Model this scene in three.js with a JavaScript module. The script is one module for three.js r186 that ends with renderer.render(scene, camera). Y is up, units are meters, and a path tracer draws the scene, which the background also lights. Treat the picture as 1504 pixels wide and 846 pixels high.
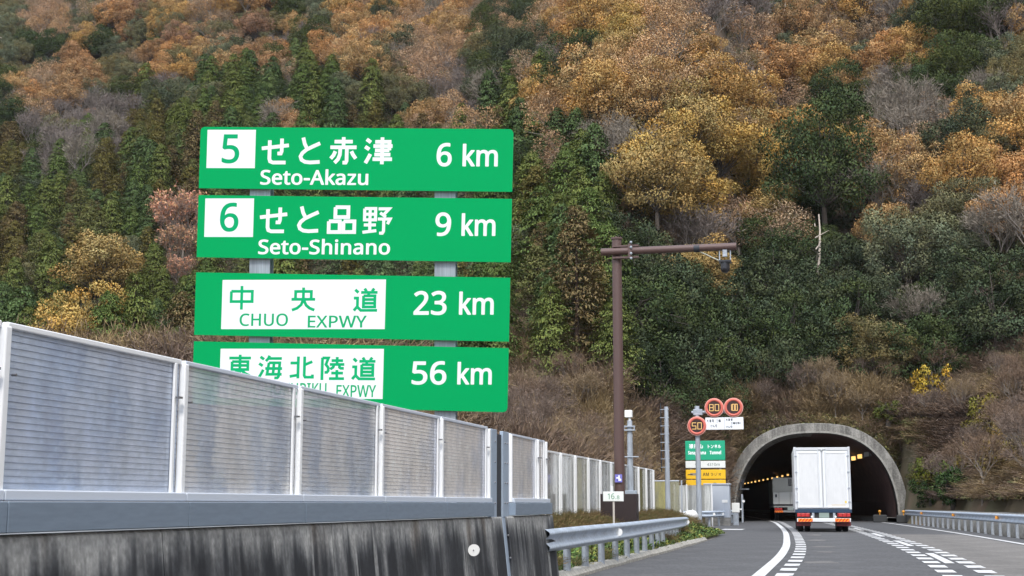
import * as THREE from 'three';
import { mergeGeometries } from 'three/addons/utils/BufferGeometryUtils.js';
import { RoundedBoxGeometry } from 'three/addons/geometries/RoundedBoxGeometry.js';

// ------------------------------------------------------------------ camera, sky, sun, exposure
const scene = new THREE.Scene();
const YAW = 0.23416, PITCH = 0.15719, EYE = 1.22, FOCAL = 2000;
const camera = new THREE.PerspectiveCamera(23.88, 1504 / 846, 0.3, 3000);
camera.position.set(0, EYE, 0);
camera.rotation.set(PITCH, YAW, 0, 'YXZ');
const renderer = new THREE.WebGLRenderer();
renderer.toneMapping = THREE.LinearToneMapping;
renderer.toneMappingExposure = 1.6;
renderer.shadowMap.enabled = true;

function mulberry(a) {
  return () => { a = (a + 0x6d2b79f5) | 0; let t = Math.imul(a ^ (a >>> 15), 1 | a); t = (t + Math.imul(t ^ (t >>> 7), 61 | t)) ^ t; return ((t ^ (t >>> 14)) >>> 0) / 4294967296; };
}
const clamp = THREE.MathUtils.clamp, lerp = THREE.MathUtils.lerp, smooth = (a, b, x) => { const t = clamp((x - a) / (b - a), 0, 1); return t * t * (3 - 2 * t); };
// value noise on a lattice; period 0 = none
function hash3(x, y, z) { let h = Math.imul(x, 374761393) ^ Math.imul(y, 668265263) ^ Math.imul(z, 2147483647 - 61); h = Math.imul(h ^ (h >>> 13), 1274126177); h ^= h >>> 16; h = Math.imul(h, 2246822519); return ((h ^ (h >>> 13)) >>> 0) / 4294967296; }
function vnoise(x, y, seed = 0, px = 0, py = 0) {
  const xi = Math.floor(x), yi = Math.floor(y), fx = x - xi, fy = y - yi, u = fx * fx * (3 - 2 * fx), v = fy * fy * (3 - 2 * fy);
  const w = (i, p) => (p ? ((i % p) + p) % p : i);
  const a = hash3(w(xi, px), w(yi, py), seed), b = hash3(w(xi + 1, px), w(yi, py), seed), c = hash3(w(xi, px), w(yi + 1, py), seed), d = hash3(w(xi + 1, px), w(yi + 1, py), seed);
  return lerp(lerp(a, b, u), lerp(c, d, u), v);
}
function fbm(x, y, oct = 4, seed = 0, px = 0, py = 0) {
  let s = 0, a = 0.5, t = 0;
  for (let o = 0; o < oct; o++) { s += a * vnoise(x, y, seed + o * 17, px, py); t += a; a *= 0.5; x *= 2; y *= 2; px *= 2; py *= 2; }
  return s / t;
}

// overcast sky: thin bright cloud, a broad bright part around the veiled sun behind the camera's left shoulder
const SUN = new THREE.Vector3(0.12, 0.74, 0.66).normalize();
{
  const W = 512, H = 256, data = new Float32Array(W * H * 4);
  for (let y = 0; y < H; y++) for (let x = 0; x < W; x++) {
    const el = ((y + 0.5) / H - 0.5) * Math.PI, az = ((x + 0.5) / W - 0.5) * 2 * Math.PI;
    const dx = Math.cos(el) * Math.cos(az), dy = Math.sin(el), dz = Math.cos(el) * Math.sin(az);
    const up = Math.max(dy, 0.0), s = Math.max(0, dx * SUN.x + dy * SUN.y + dz * SUN.z);
    const k = 1 / (up + 0.25), cl = fbm(dx * k * 1.6 + 11, dz * k * 1.6 + 5, 5, 3);
    const c = smooth(0.28, 0.7, cl);
    const b = 0.80 + 0.28 * up + 0.55 * Math.pow(s, 3);
    const i = (y * W + x) * 4;
    data[i] = b * lerp(0.74, 1.0, c); data[i + 1] = b * lerp(0.86, 1.01, c); data[i + 2] = b * lerp(1.08, 1.04, c); data[i + 3] = 1;
  }
  const t = new THREE.DataTexture(data, W, H, THREE.RGBAFormat, THREE.FloatType);
  t.mapping = THREE.EquirectangularReflectionMapping; t.magFilter = THREE.LinearFilter; t.minFilter = THREE.LinearFilter; t.wrapS = THREE.RepeatWrapping; t.needsUpdate = true;
  scene.background = t; scene.environment = t;
}
const sun = new THREE.DirectionalLight(new THREE.Color().setRGB(1, 0.94, 0.85), 1.5);
sun.name = 'sun'; sun.position.copy(SUN).multiplyScalar(200).add(new THREE.Vector3(-20, 0, -100)); sun.target.position.set(-20, 0, -100);
sun.castShadow = true; sun.shadow.radius = 20; sun.shadow.mapSize.set(4096, 4096);
Object.assign(sun.shadow.camera, { left: -160, right: 160, top: 160, bottom: -160, near: 1, far: 600 });
scene.add(sun, sun.target);

// ------------------------------------------------------------------ helpers
const used = new Map();
function numbered(n) { const k = used.get(n) ?? 0; used.set(n, k + 1); return k ? n + '_' + String(k).padStart(3, '0') : n; }
function thing(name, label, category, pos = [0, 0, 0], turn = 0, group) {
  const o = new THREE.Group(); o.name = numbered(name); o.position.set(...pos); o.rotation.y = turn; o.userData = { label, category };
  if (group) o.userData.group = group;
  scene.add(o); return o;
}
function part(name, geo, mat, parent) {
  const m = new THREE.Mesh(Array.isArray(geo) ? merge(geo) : geo, mat); m.name = name; m.castShadow = m.receiveShadow = true; parent.add(m); return m;
}
function each(name, geos, mat, parent) { for (const g of geos) part(name, g, mat, parent); }
function struct(name, geo, mat, label) {
  const m = part(numbered(name), geo, mat, scene); m.userData.kind = 'structure'; m.userData.label = label; return m;
}
function merge(list) {
  return mergeGeometries(list.map((g) => { g = g.index ? g.toNonIndexed() : g; for (const k of Object.keys(g.attributes)) if (!['position', 'normal', 'uv'].includes(k)) g.deleteAttribute(k); return g; }));
}
const lin = (r, g, b) => new THREE.Color().setRGB(r, g, b);
const std = (c, rough = 0.7, metal = 0, extra = {}) => new THREE.MeshStandardMaterial({ color: Array.isArray(c) ? lin(...c) : c, roughness: rough, metalness: metal, ...extra });
const phys = (p) => new THREE.MeshPhysicalMaterial(p);
function box(w, h, d, x = 0, y = 0, z = 0, r = 0) { const g = r ? new RoundedBoxGeometry(w, h, d, 2, r) : new THREE.BoxGeometry(w, h, d); return g.translate(x, y, z); }
function tubeBetween(a, b, r0, r1 = r0, seg = 8) {
  const A = new THREE.Vector3(...a), B = new THREE.Vector3(...b), d = B.clone().sub(A), g = new THREE.CylinderGeometry(r1, r0, d.length(), seg);
  return g.applyQuaternion(new THREE.Quaternion().setFromUnitVectors(new THREE.Vector3(0, 1, 0), d.normalize())).translate((a[0] + b[0]) / 2, (a[1] + b[1]) / 2, (a[2] + b[2]) / 2);
}
function tex(w, h, fn, { repeat, srgb = true } = {}) {          // fn(x, y) -> [r,g,b] in 0..1 (sRGB if srgb)
  const d = new Uint8Array(w * h * 4);
  for (let y = 0; y < h; y++) for (let x = 0; x < w; x++) { const c = fn(x / w, y / h), i = (y * w + x) * 4; for (let k = 0; k < 3; k++) d[i + k] = clamp(c[k], 0, 1) * 255; d[i + 3] = 255; }
  const t = new THREE.DataTexture(d, w, h); t.wrapS = t.wrapT = THREE.RepeatWrapping; t.magFilter = THREE.LinearFilter; t.minFilter = THREE.LinearMipmapLinearFilter; t.generateMipmaps = true;
  if (srgb) t.colorSpace = THREE.SRGBColorSpace;
  if (repeat) t.repeat.set(...repeat);
  t.needsUpdate = true; return t;
}
function canvasTex(w, h, draw) {
  const c = document.createElement('canvas'); c.width = w; c.height = h; draw(c.getContext('2d'));
  const t = new THREE.CanvasTexture(c); t.colorSpace = THREE.SRGBColorSpace; t.magFilter = THREE.LinearFilter; t.anisotropy = 8; return t;
}
// pixel of the photograph -> world ray, and back
const camM = new THREE.Matrix4().makeRotationFromEuler(camera.rotation), camI = camM.clone().invert();
const ray = (px, py) => new THREE.Vector3((px - 752) / FOCAL, (423 - py) / FOCAL, -1).applyMatrix4(camM);
const at = (px, py, d) => { const r = ray(px, py); return r.multiplyScalar(d / -r.z).add(new THREE.Vector3(0, EYE, 0)); };
const project = (x, y, z) => { const q = new THREE.Vector3(x, y - EYE, z).applyMatrix4(camI); return [752 + FOCAL * q.x / -q.z, 423 - FOCAL * q.y / -q.z]; };

// ------------------------------------------------------------------ road alignment (d = metres ahead; x to the right)
const LT = [[-60, -1.42], [30, -1.42], [38, -1.52], [45.7, -1.75], [62.3, -2.45], [82.3, -3.6], [97, -4.63], [124, -7.4], [165, -12.4], [206, -18], [300, -31.5], [350, -39]];
function table(T, d) {
  if (d <= T[0][0]) return T[0][1];
  let i = T.findIndex((p) => p[0] > d); if (i < 0) return T[T.length - 1][1];
  const p = (k) => T[clamp(k, 0, T.length - 1)], [x0, y0] = p(i - 1), [x1, y1] = p(i), h = x1 - x0, t = (d - x0) / h;
  const slope = (k) => { const a = p(k - 1), b = p(k + 1); return (b[1] - a[1]) / (b[0] - a[0]); };
  const m0 = slope(i - 1) * h, m1 = slope(i) * h, t2 = t * t, t3 = t2 * t;
  return (2 * t3 - 3 * t2 + 1) * y0 + (t3 - 2 * t2 + t) * m0 + (-2 * t3 + 3 * t2) * y1 + (t3 - t2) * m1;
}
const leftLine = (d) => table(LT, d), rightLine = (d) => leftLine(d) + 7.1;
const tunnelX = (d) => leftLine(d) + 2.93;
const PORTAL = 97, TA = 5.50, TH = 6.10, OA = 6.14, OH = 6.72;      // inner and outer half width and height of the portal ring

// ------------------------------------------------------------------ terrain
const D0 = [[-300, 118], [-120, 114], [-50, 108], [-36, 97], [-28, 84], [-20, 74], [-14, 74], [-9.5, 88], [-8, 91], [4.6, 91], [8, 88], [14, 84], [40, 80], [120, 80]];
const GP = [[-5, 0], [0, 0], [8, 7], [20, 12.5], [40, 25], [80, 53], [130, 92], [190, 140], [260, 185], [400, 230]];
const lint = (T, x) => { if (x <= T[0][0]) return T[0][1]; for (let i = 1; i < T.length; i++) if (x < T[i][0]) return lerp(T[i - 1][1], T[i][1], (x - T[i - 1][0]) / (T[i][0] - T[i - 1][0])); return T[T.length - 1][1]; };
function hillHeight(x, d) {
  const t = d - lint(D0, x) + 4 * (fbm(x / 22 + 7, d / 22, 3, 5) - 0.5) * smooth(100, 120, d);
  let h = lint(GP, t);
  h += (fbm(x / 14, d / 14, 4, 9) - 0.5) * 5 * smooth(3, 14, h);
  h += (fbm(x / 60 + 3, d / 60, 2, 21) - 0.5) * 16 * smooth(15, 50, h);
  // cut slope on the right of the carriageway
  const foot = rightLine(Math.min(d, 110)) + 3.0;
  if (x > foot) { const r = 0.55 + Math.min((x - foot) * 1.05, 13 + (x - foot) * 0.2) + (fbm(x / 5, d / 5, 3, 31) - 0.5) * 1.6 * smooth(0, 4, x - foot); h = Math.max(h, r) + 1.2 * Math.exp(-Math.abs(h - r) / 1.5); }
  // bank on the left, behind the verge
  const lf = lerp(-7.4, -9.8, smooth(48, 58, d)); if (x < lf && d < 130) { const b = 0.7 + Math.min((lf - x) * 0.6, 7) * smooth(34, 60, d) + (fbm(x / 4, d / 4, 3, 37) - 0.5) * 1.2 * smooth(34, 50, d); h = Math.max(h, b); }
  return h;
}
const inTunnel = (x, d) => Math.abs(x - tunnelX(Math.max(d, PORTAL))) < OA - 0.1;
function terrainHeight(x, d) {
  if (x > lerp(-7.5, -9.8, smooth(48, 58, d)) && x < rightLine(d) + 3.0 && d < 88) return -0.12;
  const u = Math.abs(x - tunnelX(PORTAL)) / OA;
  if (d < 98.4 && u < 1.02) return -0.12;
  if (d < 102 && u < 1.02) return lerp(Math.pow(Math.max(0, 1 - Math.pow(Math.min(u, 1), 2.56)), 0.43) * OH - 0.12, Math.max(hillHeight(x, d), 7.2), smooth(98.6, 102, d));
  return hillHeight(x, d);
}
const litter = [[0.075, 0.055, 0.034], [0.11, 0.075, 0.048], [0.06, 0.055, 0.03], [0.13, 0.10, 0.065]];
{
  const xs = [], ds = [];
  for (let x = -250; x < -40; x += 4) xs.push(x);
  for (let x = -40; x < 26; x += 0.8) xs.push(x);
  for (let x = 26; x <= 130; x += 4) xs.push(x);
  for (let d = -40; d < 40; d += 4) ds.push(d);
  for (let d = 40; d < 130; d += 0.9) ds.push(d);
  for (let d = 130; d <= 370; d += 4) ds.push(d);
  const pos = [], col = [], idx = [], uv = [];
  for (const d of ds) for (const x of xs) {
    const y = terrainHeight(x, d); pos.push(x, y, -d); uv.push(x / 3, d / 3);
    const n = fbm(x / 2.3, d / 2.3, 4, 51) * 3.2 - 0.3, k = clamp(Math.floor(n), 0, 2), f = clamp(n - k, 0, 1);
    const dry = d < 112 ? 1.5 : 1;
    for (let c = 0; c < 3; c++) col.push(lerp(litter[k][c], litter[k + 1][c], f) * dry);
  }
  const nx = xs.length;
  for (let j = 0; j < ds.length - 1; j++) for (let i = 0; i < nx - 1; i++) {
    const a = j * nx + i, b = a + 1, c = a + nx, e = c + 1, xm = (xs[i] + xs[i + 1]) / 2, dm = (ds[j] + ds[j + 1]) / 2;
    const ys = [a, b, c, e].map((k) => pos[k * 3 + 1]);
    if (dm > 96 && dm < 99.4 && Math.min(...ys) < 0 && Math.max(...ys) > 1 && inTunnel(xm, PORTAL)) continue;      // the mouth of the tunnel
    idx.push(a, b, c, b, e, c);
  }
  const g = new THREE.BufferGeometry();
  g.setAttribute('position', new THREE.Float32BufferAttribute(pos, 3)); g.setAttribute('color', new THREE.Float32BufferAttribute(col, 3)); g.setAttribute('uv', new THREE.Float32BufferAttribute(uv, 2)); g.setIndex(idx); g.computeVertexNormals();
  struct('hillside', g, std([1, 1, 1], 1, 0, { vertexColors: true }), 'wooded hillside rising behind the tunnel');
}
struct('ground', new THREE.PlaneGeometry(4000, 4000).rotateX(-Math.PI / 2).translate(0, -0.3, 0), std([0.09, 0.075, 0.05], 1), 'flat ground below the road');

// ------------------------------------------------------------------ road surface, kerb, markings
const asphaltMap = tex(512, 512, (u, v) => {
  const n = fbm(u * 90, v * 90, 3, 2, 90, 90), c = fbm(u * 6, v * 6, 4, 8, 6, 6), g = 0.30 + 0.16 * (n - 0.5) + 0.10 * (c - 0.5); return [g, g * 1.0, g * 1.02];
});
const asphaltBump = tex(256, 256, (u, v) => { const n = vnoise(u * 120, v * 120, 4, 120, 120); return [n, n, n]; }, { srgb: false });
const asphalt = new THREE.MeshStandardMaterial({ map: asphaltMap, bumpMap: asphaltBump, bumpScale: 0.004, roughness: 0.85 });
const paleMap = tex(512, 512, (u, v) => { const n = fbm(u * 80, v * 80, 3, 12, 80, 80), c = fbm(u * 5, v * 5, 4, 18, 5, 5), g = 0.41 + 0.14 * (n - 0.5) + 0.12 * (c - 0.5); return [g * 1.02, g * 0.99, g * 0.96]; });
const paleAsphalt = new THREE.MeshStandardMaterial({ map: paleMap, roughness: 0.9 });
const paint = new THREE.MeshStandardMaterial({ map: tex(256, 256, (u, v) => { const n = fbm(u * 40, v * 40, 3, 22, 40, 40), w = smooth(0.66, 0.8, fbm(u * 14, v * 14, 4, 29, 14, 14)); const g = lerp(0.80 + 0.10 * (n - 0.5), 0.50, w); return [g, g, g]; }), roughness: 0.6 });
function sheet(xl, xr, d0, d1, y, step = 1.5, scale = 4, cols = 1) {
  const pos = [], uv = [], idx = [], n = Math.max(1, Math.ceil((d1 - d0) / step));
  for (let i = 0; i <= n; i++) { const d = lerp(d0, d1, i / n), a = xl(d), b = xr(d); for (let c = 0; c <= cols; c++) { const x = lerp(a, b, c / cols); pos.push(x, y, -d); uv.push(x / scale, d / scale); } }
  const w = cols + 1;
  for (let i = 0; i < n; i++) for (let c = 0; c < cols; c++) { const a = i * w + c; idx.push(a, a + 1, a + w, a + 1, a + w + 1, a + w); }
  const g = new THREE.BufferGeometry(); g.setAttribute('position', new THREE.Float32BufferAttribute(pos, 3)); g.setAttribute('uv', new THREE.Float32BufferAttribute(uv, 2)); g.setIndex(idx); g.computeVertexNormals(); return g;
}
const roadLeft = (d) => (d < 47 ? -4.42 : lerp(-4.42, leftLine(97) - 2.55, smooth(47, 85, d)) + (d > 97 ? leftLine(d) - leftLine(97) : 0));
const roadRight = (d) => rightLine(d) + 1.05;
const road = struct('road', sheet(roadLeft, roadRight, -40, 345, 0, 1.5, 4, 2), asphalt, 'dark asphalt carriageway curving left into the tunnel');
const lay = (name, g, m = paint) => part(name, g, m, road);
lay('pale_lane_surface', sheet((d) => leftLine(d) + 3.95, (d) => rightLine(d) - 0.25, -40, 58, 0.004), paleAsphalt);
lay('edge_line', sheet((d) => leftLine(d) - 0.11, (d) => leftLine(d) + 0.11, -40, 340, 0.008));
lay('edge_line', sheet((d) => rightLine(d) - 0.1, (d) => rightLine(d) + 0.1, -40, 340, 0.008));
for (let d = 6; d < 340; d += 12) lay('centre_line_dash', sheet((e) => leftLine(e) + 3.47, (e) => leftLine(e) + 3.67, d, d + 6, 0.008));
for (let d = 14; d < 118; d += 2) {
  for (const [a, b] of [[0.27, 0.57], [3.06, 3.39], [3.75, 4.08]]) lay('marking_block', sheet((e) => leftLine(e) + a, (e) => leftLine(e) + b, d, d + 1.05, 0.008, 1.05));
}
{ // repair patches and scuffs by the left wheel track
  const r = mulberry(77), m = new THREE.MeshStandardMaterial({ map: paleMap, color: lin(0.95, 0.97, 1.0), roughness: 0.9 });
  for (const [d, off, w, l] of [[30, 1.0, 0.7, 1.5], [36.5, 1.05, 0.6, 1.0], [41, 1.1, 0.75, 1.6], [48, 1.0, 0.7, 2.0], [56, 1.1, 0.6, 2.2]]) {
    const sh = new THREE.Shape(), k = 11; for (let i = 0; i < k; i++) { const a = i / k * 6.283, q = 0.7 + 0.5 * r(); sh[i ? 'lineTo' : 'moveTo'](leftLine(d) + off + Math.cos(a) * w / 2 * q, d + Math.sin(a) * l / 2 * q); }
    const g = new THREE.ShapeGeometry(sh); g.rotateX(-Math.PI / 2).translate(0, 0.004, 0); g.computeVertexNormals(); lay('repair_patch', g, m);
  }
  lay('joint_line', sheet(() => -4.1, () => -3.2, 36.2, 36.35, 0.006), m);
  lay('hatch_mark', sheet(() => -5.6, () => -4.6, 66, 68.5, 0.008));
}
const concreteMap = tex(512, 512, (u, v) => { const n = fbm(u * 60, v * 60, 3, 41, 60, 60), c = fbm(u * 7, v * 7, 5, 43, 7, 7), g = 0.56 + 0.16 * (n - 0.5) + 0.24 * (c - 0.5); return [g, g * 0.985, g * 0.95]; });
const concrete = new THREE.MeshStandardMaterial({ map: concreteMap, roughness: 0.9 });
struct('lay_by', sheet(() => -9.3, (d) => roadLeft(d) - 0.004, 47, 96, -0.006, 2, 3), new THREE.MeshStandardMaterial({ map: concreteMap, color: lin(0.62, 0.58, 0.56), roughness: 0.95 }), 'worn pale concrete apron left of the road before the tunnel');
{
  const kerbMat = new THREE.MeshStandardMaterial({ map: concreteMap, color: lin(1.35, 1.33, 1.28), roughness: 0.9 }), kerb = new THREE.Group(); kerb.name = 'kerb'; kerb.userData = { kind: 'structure', label: 'concrete kerb along the planted verge' }; scene.add(kerb);
  const r = mulberry(5);
  for (let d = 20.9; d < 46; d += 1.5) {
    const prof = new THREE.Shape([[-0.14, -0.1], [0.1, -0.1], [0.1, 0.05], [0.03, 0.12], [-0.14, 0.13]].map((p) => new THREE.Vector2(...p)));
    const g = new THREE.ExtrudeGeometry(prof, { depth: 1.47, bevelEnabled: true, bevelSize: 0.008, bevelThickness: 0.008, bevelSegments: 1 });
    const m = part('kerb_stone', g, kerbMat, kerb); m.position.set(-4.45 + (r() - 0.5) * 0.02 - 0.04 * smooth(40, 46, d), (r() - 0.5) * 0.015, -d - 1.48); m.rotation.y = (r() - 0.5) * 0.012;
  }
}

// planted verge between kerb and far noise barrier
const vergeHeight = (x, d) => { const t = clamp((-4.5 - x) / 2.6, 0, 1); return 0.08 + 0.66 * t * t * (3 - 2 * t) * smooth(20, 30, d) + (fbm(x * 1.4, d * 1.4, 3, 61) - 0.5) * 0.12; };
{
  const pos = [], col = [], idx = [], nx = 18, nd = 110;
  for (let j = 0; j <= nd; j++) for (let i = 0; i <= nx; i++) {
    const d = lerp(21.2, 60, j / nd), x = lerp(-8.4, lerp(-4.5, -5.6, smooth(46, 60, d)), i / nx);
    pos.push(x, vergeHeight(x, d) - 0.6 * smooth(54, 60, d), -d);
    const n = fbm(x * 2, d * 2, 4, 65); const c = n > 0.52 ? [0.13, 0.10, 0.055] : [0.07, 0.065, 0.03]; col.push(...c);
  }
  for (let j = 0; j < nd; j++) for (let i = 0; i < nx; i++) { const a = j * (nx + 1) + i, c = a + nx + 1; idx.push(a, a + 1, c, a + 1, c + 1, c); }
  const g = new THREE.BufferGeometry(); g.setAttribute('position', new THREE.Float32BufferAttribute(pos, 3)); g.setAttribute('color', new THREE.Float32BufferAttribute(col, 3)); g.setIndex(idx); g.computeVertexNormals();
  struct('verge', g, std([1, 1, 1], 1, 0, { vertexColors: true }), 'soil verge behind the kerb');
}

// ------------------------------------------------------------------ shared metals
const galvMap = tex(256, 256, (u, v) => { const n = fbm(u * 22, v * 22, 4, 71, 22, 22), c = fbm(u * 4, v * 4, 3, 73, 4, 4), g = 0.66 + 0.16 * (n - 0.5) + 0.14 * (c - 0.5); return [g * 0.95, g * 0.99, g * 1.04]; });
const galv = new THREE.MeshStandardMaterial({ map: galvMap, roughness: 0.55, metalness: 0.05 });
const railSteel = new THREE.MeshStandardMaterial({ map: galvMap, color: lin(1.22, 1.28, 1.35), roughness: 0.42, metalness: 0.05 });
const whitePost = std([0.86, 0.87, 0.88], 0.35);
const frameAlu = std([0.60, 0.65, 0.73], 0.4);
const fasciaGrey = new THREE.MeshStandardMaterial({ map: tex(256, 64, (u, v) => { const n = fbm(u * 16, v * 8, 4, 81, 16, 8), g = 0.56 + 0.06 * (n - 0.5); return [g * 0.89, g * 0.99, g * 1.10]; }), roughness: 0.5, metalness: 0.15 });
const steelBlue = std([0.32, 0.39, 0.48], 0.5);
const darkSteel = std([0.03, 0.035, 0.045], 0.6, 0.2);
const boltMat = std([0.25, 0.25, 0.26], 0.4, 0.7);
const reflectorWhite = std([0.88, 0.88, 0.86], 0.25);

// ------------------------------------------------------------------ near noise barrier on the concrete parapet
// weathered clear sheet: milky film over a clear pane; dust patches as printed grain, and on the near panes reflected tones painted in
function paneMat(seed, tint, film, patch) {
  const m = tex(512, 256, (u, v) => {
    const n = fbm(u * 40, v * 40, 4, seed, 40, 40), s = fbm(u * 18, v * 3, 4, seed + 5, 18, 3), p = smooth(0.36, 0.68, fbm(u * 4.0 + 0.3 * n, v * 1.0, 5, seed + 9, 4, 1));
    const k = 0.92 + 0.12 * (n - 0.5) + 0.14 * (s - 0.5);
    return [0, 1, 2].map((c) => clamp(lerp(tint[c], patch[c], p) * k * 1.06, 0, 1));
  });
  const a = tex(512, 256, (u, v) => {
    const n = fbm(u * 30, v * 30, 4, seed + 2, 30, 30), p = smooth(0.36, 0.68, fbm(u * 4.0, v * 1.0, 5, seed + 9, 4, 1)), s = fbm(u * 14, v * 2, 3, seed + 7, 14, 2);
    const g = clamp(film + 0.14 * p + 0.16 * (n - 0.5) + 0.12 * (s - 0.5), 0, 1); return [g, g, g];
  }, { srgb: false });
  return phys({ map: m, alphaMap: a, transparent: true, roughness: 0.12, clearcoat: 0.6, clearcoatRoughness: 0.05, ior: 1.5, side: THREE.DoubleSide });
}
const nearPane = [paneMat(101, [0.69, 0.76, 0.87], 0.70, [0.80, 0.84, 0.90]), paneMat(131, [0.73, 0.78, 0.85], 0.62, [0.91, 0.91, 0.91]), paneMat(151, [0.88, 0.90, 0.95], 0.78, [1.0, 0.98, 0.96])];  // bluish and pale tones also paint in reflected sky and land
const wireMat = std([0.20, 0.23, 0.30], 0.6);
const BX = -4.5, POSTS = [2.35, 4.5, 6.64, 8.78, 10.92, 13.08, 15.22, 17.42];
{
  const t = thing('noise_barrier', 'clear panel noise barrier with white posts on the stained concrete parapet', 'noise barrier', [BX, 1.05, -10]);
  const loc = (d) => 10 - d;     // local z
  POSTS.forEach((d, i) => {
    part('post', box(0.05, 0.96, 0.06, 0.03, 0.665, loc(d), 0.012), whitePost, t); part('frame_stile', box(0.02, 0.90, 0.035, 0.02, 0.69, loc(d) + 0.115, 0.006), whitePost, t);
    each('bolt', [box(0.03, 0.014, 0.05, 0.05, 0.90, loc(d) + 0.10), new THREE.CylinderGeometry(0.008, 0.008, 0.03, 8).rotateZ(Math.PI / 2).translate(0.04, 0.88, loc(d) - 0.09)], boltMat, t);
    if (i === POSTS.length - 1) return;
    const e = POSTS[i + 1], mid = loc((d + e) / 2), len = e - d;
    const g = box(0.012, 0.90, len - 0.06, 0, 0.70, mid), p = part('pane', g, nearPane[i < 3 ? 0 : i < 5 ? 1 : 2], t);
    const wires = []; for (let k = 0; k < 23; k++) wires.push(box(0.002, 0.0024, len - 0.07, 0.0085, 0.285 + k * 0.0375, mid));
    const w = part('wire_grid', wires, wireMat, p); w.userData.kind = 'stuff';
    part('top_rail', box(0.045, 0.035, len - 0.06, 0.004, 1.155, mid, 0.008), i < 3 ? whitePost : frameAlu, t);
    part('sill_rail', box(0.13, 0.062, len - 0.006, 0.02, 0.217, mid, 0.01), frameAlu, t);
    part('fascia', box(0.16, 0.172, len - 0.006, 0.03, 0.098, mid, 0.008), fasciaGrey, t);
  });
  // steel end channels; a black panel between them paints the shade of the gap
  for (const [d, w] of [[17.62, 0.30], [18.28, 0.34]]) part('end_channel', [box(0.05, 1.16, w, 0.03, 0.57, loc(d), 0.008)], steelBlue, t);
  part('slot_shade_panel', box(0.03, 1.10, 0.33, 0.015, 0.55, loc(17.94)), darkSteel, t);
  const rivets = []; for (const d of [17.66, 18.22, 18.36]) for (let k = 0; k < 4; k++) rivets.push(new THREE.SphereGeometry(0.014, 8, 6).translate(0.056, 0.18 + k * 0.27 + (d > 18.4 ? 0.05 : 0), loc(d)));
  each('rivet', rivets, boltMat, t);
}
{
  const t = thing('noise_barrier', 'short clear barrier bay beyond the dark expansion gap at the parapet end', 'noise barrier', [BX, 1.05, -20]), loc = (d) => 20 - d;
  for (const d of [18.66, 20.42, 21.02]) { part('post', box(0.05, 0.94, 0.06, 0.03, 0.66, loc(d), 0.01), whitePost, t); part('frame_stile', box(0.02, 0.88, 0.035, 0.02, 0.69, loc(d) + 0.115, 0.006), whitePost, t); }
  for (const [a, b] of [[18.66, 20.42], [20.42, 21.02]]) {
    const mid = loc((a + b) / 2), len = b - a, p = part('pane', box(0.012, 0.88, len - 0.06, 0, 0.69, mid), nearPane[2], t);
    const wires = []; for (let k = 0; k < 23; k++) wires.push(box(0.002, 0.0024, len - 0.07, 0.0085, 0.285 + k * 0.0365, mid));
    part('wire_grid', wires, wireMat, p).userData.kind = 'stuff';
    part('top_rail', box(0.04, 0.03, len - 0.06, 0.004, 1.135, mid, 0.006), frameAlu, t);
  }
  part('sill_rail', box(0.13, 0.062, 2.44, 0.02, 0.217, loc(19.88), 0.01), frameAlu, t);
  part('fascia', box(0.16, 0.172, 2.5, 0.03, 0.098, loc(19.88), 0.008), fasciaGrey, t);
  each('bolt', [20.42, 21.02].map((d) => box(0.05, 0.02, 0.08, 0.075, 0.86, loc(d) + 0.05)), boltMat, t);
}
// stained concrete parapet
const stainMap = tex(2048, 256, (u, v) => {
  const x = u * 16.0, y = v;                       // metres along, height 0..1 of the face
  const fine = fbm(x * 40, y * 34, 3, 201), col = fbm(x * 4, y * 0.8, 4, 203), wide = fbm(x * 1.6, 3.3, 3, 207), thin = fbm(x * 15, y * 1.2 + 9, 4, 211);
  const start = 0.90 + 0.34 * (fbm(x * 3.1, 1.7, 4, 213) - 0.5) + 0.16 * (thin - 0.5);
  let m = smooth(start + 0.10, start - 0.22, y) * clamp(0.62 + 1.9 * (col - 0.38) + 0.6 * (wide - 0.4), 0, 1);
  m = clamp(m + 0.35 * (thin - 0.5), 0, 1);
  const lime = smooth(0.70, 0.76, fbm(x * 5.5, y * 0.25 + 4, 4, 217)) * 0.8;
  const base = [0.68, 0.68, 0.67], dark = [0.145, 0.155, 0.175], rust = [0.36, 0.30, 0.25], rs = smooth(0.6, 0.75, fbm(x * 2.2, y * 0.6 + 20, 4, 223)) * 0.5;
  const k = 0.82 + 0.36 * (fine - 0.5) + 0.25 * (fbm(x * 3, y * 5, 4, 227) - 0.3);
  return [0, 1, 2].map((c) => lerp(lerp(lerp(base[c], rust[c], rs), dark[c], m), base[c], lime) * k);
});
stainMap.wrapT = THREE.ClampToEdgeWrapping;
const stained = new THREE.MeshStandardMaterial({ map: stainMap, roughness: 0.92, bumpMap: concreteMap, bumpScale: 0.004 });
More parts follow.
